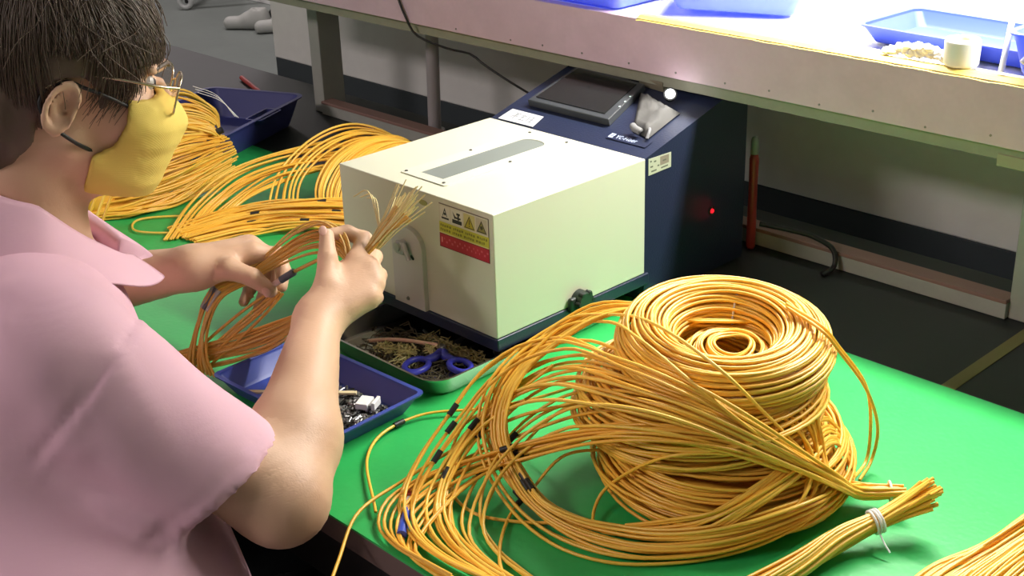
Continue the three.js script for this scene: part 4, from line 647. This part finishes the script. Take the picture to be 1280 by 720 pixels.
    let d = smin(smin(outer(x, y, z), sl, .035), s2, .035);
    if (d < .03 && d > -.03) {
      let f = 0; for (const c of folds) f += c(x, y, z); d -= f; d += .0030 * noise.noise(x * 9, y * 6, z * 9 + 5);
      const sm = tt - .042 - .02 * noise.noise(x * 3, y * 3, 1); const sk = Math.max(0, Math.min(1, outer(x, y, z) * 30 + .4)); if (Math.abs(sm) < .012 && sleeveC(x, y, z) < .02) d += sk * ( .0032 * Math.exp(-((sm / .0040) ** 2)) - .0016 * Math.exp(-(((sm - .006) / .004) ** 2)));   // sleeve seam
      if (cut > -.024 && cut < -.012) d += .0014 * Math.exp(-(((cut + .018) / .0022) ** 2)); // hem stitching
    }
    return Math.max(d, -neckCut(x, y, z), .44 - y);
  };
  const shirt = part('polo_shirt', cat([nets(shirtF, [-.43, .43, .28], [.29, 1.06, .80], .0058)]), M.polo, t);
  { // collar: a folded band round the neck, open in front
    const K = [-.086, 1.020, .402], ring = (ph, rs, rf, rb, h0, hb, hf) => { const c = Math.cos(ph), s = Math.sin(ph), k = c > 0 ? rb : rf; return [K[0] + rt[0] * rs * s - ft[0] * k * c, K[1] + h0 + (c > 0 ? hb * c : hf * c), K[2] + rt[2] * rs * s - ft[2] * k * c]; };
    const prof = [[.064, .074, .062, -.020, .026, .080], [.067, .077, .065, .004, .030, .084], [.072, .082, .070, .011, .032, .085], [.079, .088, .076, .007, .030, .083], [.098, .102, .092, -.016, .028, .072], [.116, .113, .108, -.038, .024, .060], [.117, .114, .109, -.0405, .024, .060], [.113, .111, .106, -.041, .024, .060], [.095, .098, .088, -.020, .026, .070], [.075, .083, .072, .001, .028, .080], [.067, .076, .065, -.022, .026, .078]];
    const n = 72, pos = [], idx = [], m = prof.length, a0 = -2.86, a1 = 2.86;
    for (let i = 0; i <= n; i++) { const ph = a0 + (a1 - a0) * i / n; for (const q of prof) { const p = ring(ph, ...q), wv = .0025 * noise.noise(ph * 2, q[0] * 30, 3); pos.push(p[0], p[1] + wv, p[2]); } }
    for (let i = 0; i < n; i++) for (let j = 0; j < m; j++) { const a = i * m + j, b = i * m + (j + 1) % m; idx.push(a, b, a + m, a + m, b, b + m); }
    for (const e of [0, n]) for (let j = 1; j < m - 1; j++) e ? idx.push(e * m, e * m + j, e * m + j + 1) : idx.push(0, j + 1, j);
    const g = new THREE.BufferGeometry(); g.setAttribute('position', new THREE.Float32BufferAttribute(pos, 3)); g.setIndex(idx); g.computeVertexNormals();
    part('collar', cat([g]), M.polo, shirt, 'folded collar');
  }
  // ---- trousers and shoes, mostly under the bench
  const KR = [.13, .53, .22], KL = [-.17, .53, .12], AR = [.16, .10, .28], AL = [-.16, .10, .16];
  const legF = union([cap(add(Pe, rt, -.09), add(Pe, rt, .09), .14, .14), cap(add(Pe, rt, .09), KR, .105, .075), cap(add(Pe, rt, -.09), KL, .105, .075), cap(KR, AR, .075, .052), cap(KL, AL, .075, .052)], .04);
  part('trousers', cat([nets((x, y, z) => Math.max(legF(x, y, z), y - .565, .085 - y), [-.36, .07, .0], [.30, .63, .80], .013)]), M.trousers, t);
  for (const a of [AR, AL]) part('shoe', cat([nets((x, y, z) => Math.max(union([cap([a[0], .045, a[2] + .03], [a[0] + .02, .035, a[2] - .15], .043, .038), cap([a[0], .06, a[2]], [a[0], .10, a[2]], .042, .045)], .03)(x, y, z), -y + .002), [a[0] - .09, 0, a[2] - .24], [a[0] + .11, .16, a[2] + .11], .009)]), M.dark, t);
  // ---- hair: cap of hair with strands combed over it
  const hairF = toH((a, b, c) => {
    const m = Math.abs(a); let d = union([ell([0, .038, -.018], [.0845, .099, .1015]), ell([0, -.035, -.060], [.064, .070, .050])], .03)(a, b, c);
    const faceCut = Math.max(c - (.030 + .35 * Math.max(0, b - .035)), 0) ;
    const below = b < .052 - .2 * (c - .05) && c > .032 ? Math.min(.052 - .2 * (c - .05) - b, c - .032) : -1;           // forehead and temples stay free
    d = Math.max(d, below);
    const earHole = .026 - Math.hypot((b + .006) / 1.15, c + .004); if (m > .055) d = Math.max(d, earHole);             // round the ear
    const cheek = b < -.012 && c > -.034 ? Math.min(-.012 - b, c + .034) : -1; d = Math.max(d, cheek);
    d += .0022 * noise.noise(Math.atan2(a, c) * 16, b * 12, 2);
    return Math.max(d, -.112 - b);
  });
  const strands = [], hs = (az, el, k) => { if (Math.abs(az) < .9) k *= 1.03; const x = Math.sin(az) * Math.cos(el), z = Math.cos(az) * Math.cos(el), y = Math.sin(el); const rx = .0850 * k, ry = .0995 * k, rz = .1025 * k; return [x * rx, .038 + y * ry, -.018 + z * rz]; };
  for (let i = 0; i < 5200; i++) {
    const az = rr(-Math.PI, Math.PI), A0 = Math.abs(az), end = A0 < .75 ? rr(-.02, .16) : A0 < 1.15 ? rr(-.42, -.05) : A0 < 1.75 ? rr(.02, .22) : rr(-1.35, -.3), start = rr(.5, 1.35), k = rr(1.0, 1.045), pts = [], w = gs() * .28, ph = rr(0, 6), side = A0 < .9 ? .55 : .25;
    for (let j = 0; j <= 8; j++) { const f = j / 8, el = start + (end - start) * f, q = hs(az + w * f + side * (1 - f) * .9, el, k + .012 * Math.sin(f * 4 + ph) + (A0 < .8 ? .015 * f : 0)); if (q[1] < -.02 && A0 > 1.7) { q[0] *= 1 + (q[1] + .02) * 1.2; q[2] += (q[1] + .02) * -.05; } pts.push(A(HL(...q))); }
    strands.push(tube(pts, (f) => .00062 * (1 - .6 * f), 4, false, false));
  }
  for (let i = 0; i < 46; i++) { const s = rnd() < .75 ? 1 : -1, c = rr(.012, .055), b = rr(.03, .055); strands.push(tube(spline([HL(s * (.076 - c * .12), b, c), HL(s * (.077 - c * .14), b - .025, c + .006), HL(s * (.075 - c * .16), b - rr(.04, .062), c - rr(.0, .012))], 8), (f) => .0008 * (1 - .7 * f), 4, false, false)); }
  for (let i = 0; i < 60; i++) { const az = rr(-1, 2.6), el = rr(.1, 1.0), q0 = hs(az, el + .2, 1.03), q1 = hs(az + gs() * .3, el, rr(1.06, 1.12)), q2 = hs(az + gs() * .5, el - .25, rr(1.05, 1.14)); strands.push(tube(spline([HL(...q0), HL(...q1), HL(...q2)], 8), .0004, 4, false, false)); }
  const hair = part('hair', cat([nets(hairF, [-.22, .99, .17], [.11, 1.28, .52], .0042), ...strands]), M.hair, t);
  // ---- mask
  const tent = union([skullParts, cap([0, -.028, .106], [0, -.084, .074], .017, .022), sym(cap([.026, -.030, .078], [.018, -.075, .064], .020, .018))], .03);
  const maskF = toH((a, b, c) => {
    const m = Math.abs(a), d = tent(a, b, c) - .0062; let e = b > -.02 ? .050 : b > -.045 ? .050 - (-.02 - b) * .30 : b > -.058 ? .0425 - (-.045 - b) * 1.6 : .0217;
    const top = b - (.004 + Math.max(0, c - .06) * .10 + (m < .02 ? (0.02 - m) * .25 : 0)); const bot = -.104 - b;
    const pleat = .0004 * Math.sin((b + .02) * 300) * (c > .07 ? 1 : 0);
    return Math.max(d + pleat, -(tent(a, b, c) + .0003), e - c, top, bot, -.02 - c);
  });
  const mask = part('face_mask', cat([nets(maskF, [-.13, .98, .19], [.07, 1.14, .40], .0026)]), M.mask, t, 'yellow face mask');
  for (const s of [1, -1]) {
    part('ear_loop', [wire([HL(s * .0665, -.003, .052), HL(s * .0735, .006, .030), HL(s * .0785, .014, .004), HL(s * .0785, .018, -.012), HL(s * .078, .012, -.030)], .0018, 24)], M.dark, mask, 'black ear loop');
    part('ear_loop', [wire([HL(s * .0560, -.054, .024), HL(s * .0680, -.046, .008), HL(s * .0765, -.035, -.010), HL(s * .079, -.022, -.028), HL(s * .0795, -.004, -.036), HL(s * .078, .012, -.030)], .0020, 24)], M.dark, mask, 'black ear loop');
  }
  // ---- glasses
  const gl = new THREE.Group(); gl.name = 'eyeglasses'; gl.position.set(0, 0, 0); t.add(gl); gl.userData.label = 'thin metal framed glasses';
  { const o = originOf(t); gl.position.set(Hc[0] - o.x, Hc[1] - o.y, Hc[2] - o.z); }
  for (const s of [1, -1]) {
    const L = (u, v) => { const a = .033 + u, w = s * a; return HL(w, .010 + v, .1085 - .16 * Math.abs(a) * Math.abs(a) / .06 - v * -.10); }, ol = []; for (let i = 0; i < 40; i++) { const q = i / 40 * 6.28318, cu = Math.cos(q), sv = Math.sin(q), k = 1 / Math.pow(Math.pow(Math.abs(cu), 3.2) + Math.pow(Math.abs(sv), 3.2), 1 / 3.2); ol.push(A(L(.0255 * cu * k, .0205 * sv * k))); }
    part('frame', tube(ol, .0011, 8, true), M.gold, gl);
    const pos = [], idx = [], c = L(0, 0); const bk = [fh[0] * -.0012, fh[1] * -.0012, fh[2] * -.0012]; for (const off of [0, 1]) { pos.push(c[0] + bk[0] * off, c[1] + bk[1] * off, c[2] + bk[2] * off); ol.forEach((p) => pos.push(p.x + bk[0] * off, p.y + bk[1] * off, p.z + bk[2] * off)); } for (let i = 0; i < 40; i++) { const j = (i + 1) % 40; s > 0 ? idx.push(0, 1 + j, 1 + i, 41, 42 + i, 42 + j, 1 + i, 1 + j, 42 + i, 1 + j, 42 + j, 42 + i) : idx.push(0, 1 + i, 1 + j, 41, 42 + j, 42 + i, 1 + i, 42 + i, 1 + j, 1 + j, 42 + i, 42 + j); }
    const g = new THREE.BufferGeometry(); g.setAttribute('position', new THREE.Float32BufferAttribute(pos, 3)); g.setIndex(idx); g.computeVertexNormals(); part('lens', g, M.glass, gl);
    part('temple_arm', [wire([L(.0258, .010), HL(s * .071, .022, .080), HL(s * .0775, .026, .03), HL(s * .079, .026, -.006), HL(s * .079, .010, -.032)], .0014, 24)], M.gold, gl);
    part('nose_pad', new THREE.SphereGeometry(.0032, 10, 8).scale(.6, 1, .6).translate(...HL(s * .010, .004, .1045)), M.glass, gl);
  }
  part('bridge', [wire([HL(.0075, .016, .1095), HL(0, .0185, .1115), HL(-.0075, .016, .1095)], .0011, 10)], M.gold, gl);
}
{ // stool under the worker
  const t = thing('stool', 'round dark stool under the seated worker', 'stool', [-.10, 0, .62]);
  part('seat', lathe([[0, .352], [.16, .352], [.175, .365], [.172, .378], [.15, .385], [0, .385]], -.10, 0, .62, 32), M.dark, t);
  for (let i = 0; i < 4; i++) { const a = .6 + i * 1.5708; part('leg', rod([-.10 + .19 * Math.cos(a), 0, .62 + .19 * Math.sin(a)], [-.10 + .12 * Math.cos(a), .352, .62 + .12 * Math.sin(a)], .012, .012), M.post, t); }
}
// ---- cables in the hands
{
  const t = thing('cable_bundle', 'thin amber cables with pale bare ends held in both hands', 'cable bundle', [0.0, .80, .15]);
  fan(t, 'cable', [[-.093,.862,.176],[-.079,.880,.152],[-.040,.915,.134],[-.006,.930,.119],[.030,.922,.119],[.050,.900,.126],[.056,.912,.112],[.062,.936,.092],[.070,.955,.078]], [[-.082,.856,.168],[-.056,.874,.146],[-.012,.896,.132],[.024,.902,.126],[.046,.896,.128],[.056,.898,.126],[.064,.912,.110],[.074,.932,.090],[.088,.942,.074]], 26, .0012, 40, .004, cableAmber);
  for (let i = 0; i < 42; i++) { const a = rr(-.013, .015), b = rr(-.012, .012), l = rr(.6, 1.25); part('bare_fibre', wire([[.060 + a * .4, .914 + b * .3, .106 + b * .3], [.068 + a * .9, .938 + b * .6, .086], [.076 + a * 1.8 * l, .948 + .016 * l + b * 1.2, .078 - .014 * l]], .0007, 8, 4), M.pale, t); }
  for (let i = 0; i < 3; i++) part('bare_fibre', wire([[.060, .925, .095], [.040 - i * .006, .956 + i * .003, .082], [.015 - i * .012, .950 - i * .002, .075]], .0007, 12, 4), M.pale, t, 'stray pale fibre');
  const lo = fan(t, 'cable', [[-.100,.858,.172],[-.118,.846,.204],[-.120,.815,.226],[-.116,.785,.243],[-.12,.760,.25]], [[-.088,.852,.172],[-.098,.840,.204],[-.100,.808,.226],[-.092,.778,.236],[-.085,.757,.235]], 9, .0018, 24, .004, cableAmber);
  lo.forEach((l, i) => { if (i < 6) { const p = l[6], q = l[11]; part('connector', rod(p.toArray(), q.toArray(), .0033, .0028, 10), i % 2 ? std(lin(.10, .11, .13), .4) : phy(lin(.75, .74, .72), .15, { transmission: .5, thickness: 0 }), t, i % 2 ? 'dark grey connector' : 'clear connector'); } });
  fan(t, 'cable', [[-.050,.850,.165],[-.072,.828,.188],[-.105,.792,.222],[-.125,.757,.249]], [[-.040,.848,.160],[-.050,.825,.182],[-.085,.782,.215],[-.105,.757,.235]], 5, .0018, 22, .003, cableAmber);
  part('cable', wire([[.028, .908, .126], [-.010, .885, .146], [-.036, .868, .160]], .0021, 16), cableAmber[0], t);
  part('connector', rod([-.022, .877, .154], [-.036, .866, .163], .0042, .0042, 12), std(lin(.09, .11, .13), .4), t, 'dark grey connector'); part('connector', rod([-.036, .866, .163], [-.054, .852, .174], .0036, .0026, 12), std(lin(.75, .55, .50), .4), t, 'pinkish connector end');
}
{
  const t = thing('cable_bundle', 'limp sheaf of amber cables hanging over the mat beneath the hands', 'cable bundle', [-.06, .7515, .19]);
  fan(t, 'cable', [[.008,.842,.162],[-.030,.822,.176],[-.075,.800,.200],[-.112,.785,.236],[-.135,.775,.262]], [[.010,.834,.166],[-.020,.800,.180],[-.060,.775,.200],[-.100,.760,.228],[-.130,.757,.255]], 22, .0016, 24, .004, cableAmber);
  for (let i = 0; i < 10; i++) part('bare_fibre', wire([[-.006, .836 + i * .0006, .166], [.010, .842, .160 + i * .0006], [.024, .846 + gs() * .006, .156 + gs() * .006]], .0008, 8, 4), std(lin(.80, .62, .52), .5), t);
}
renderer.render(scene, camera);
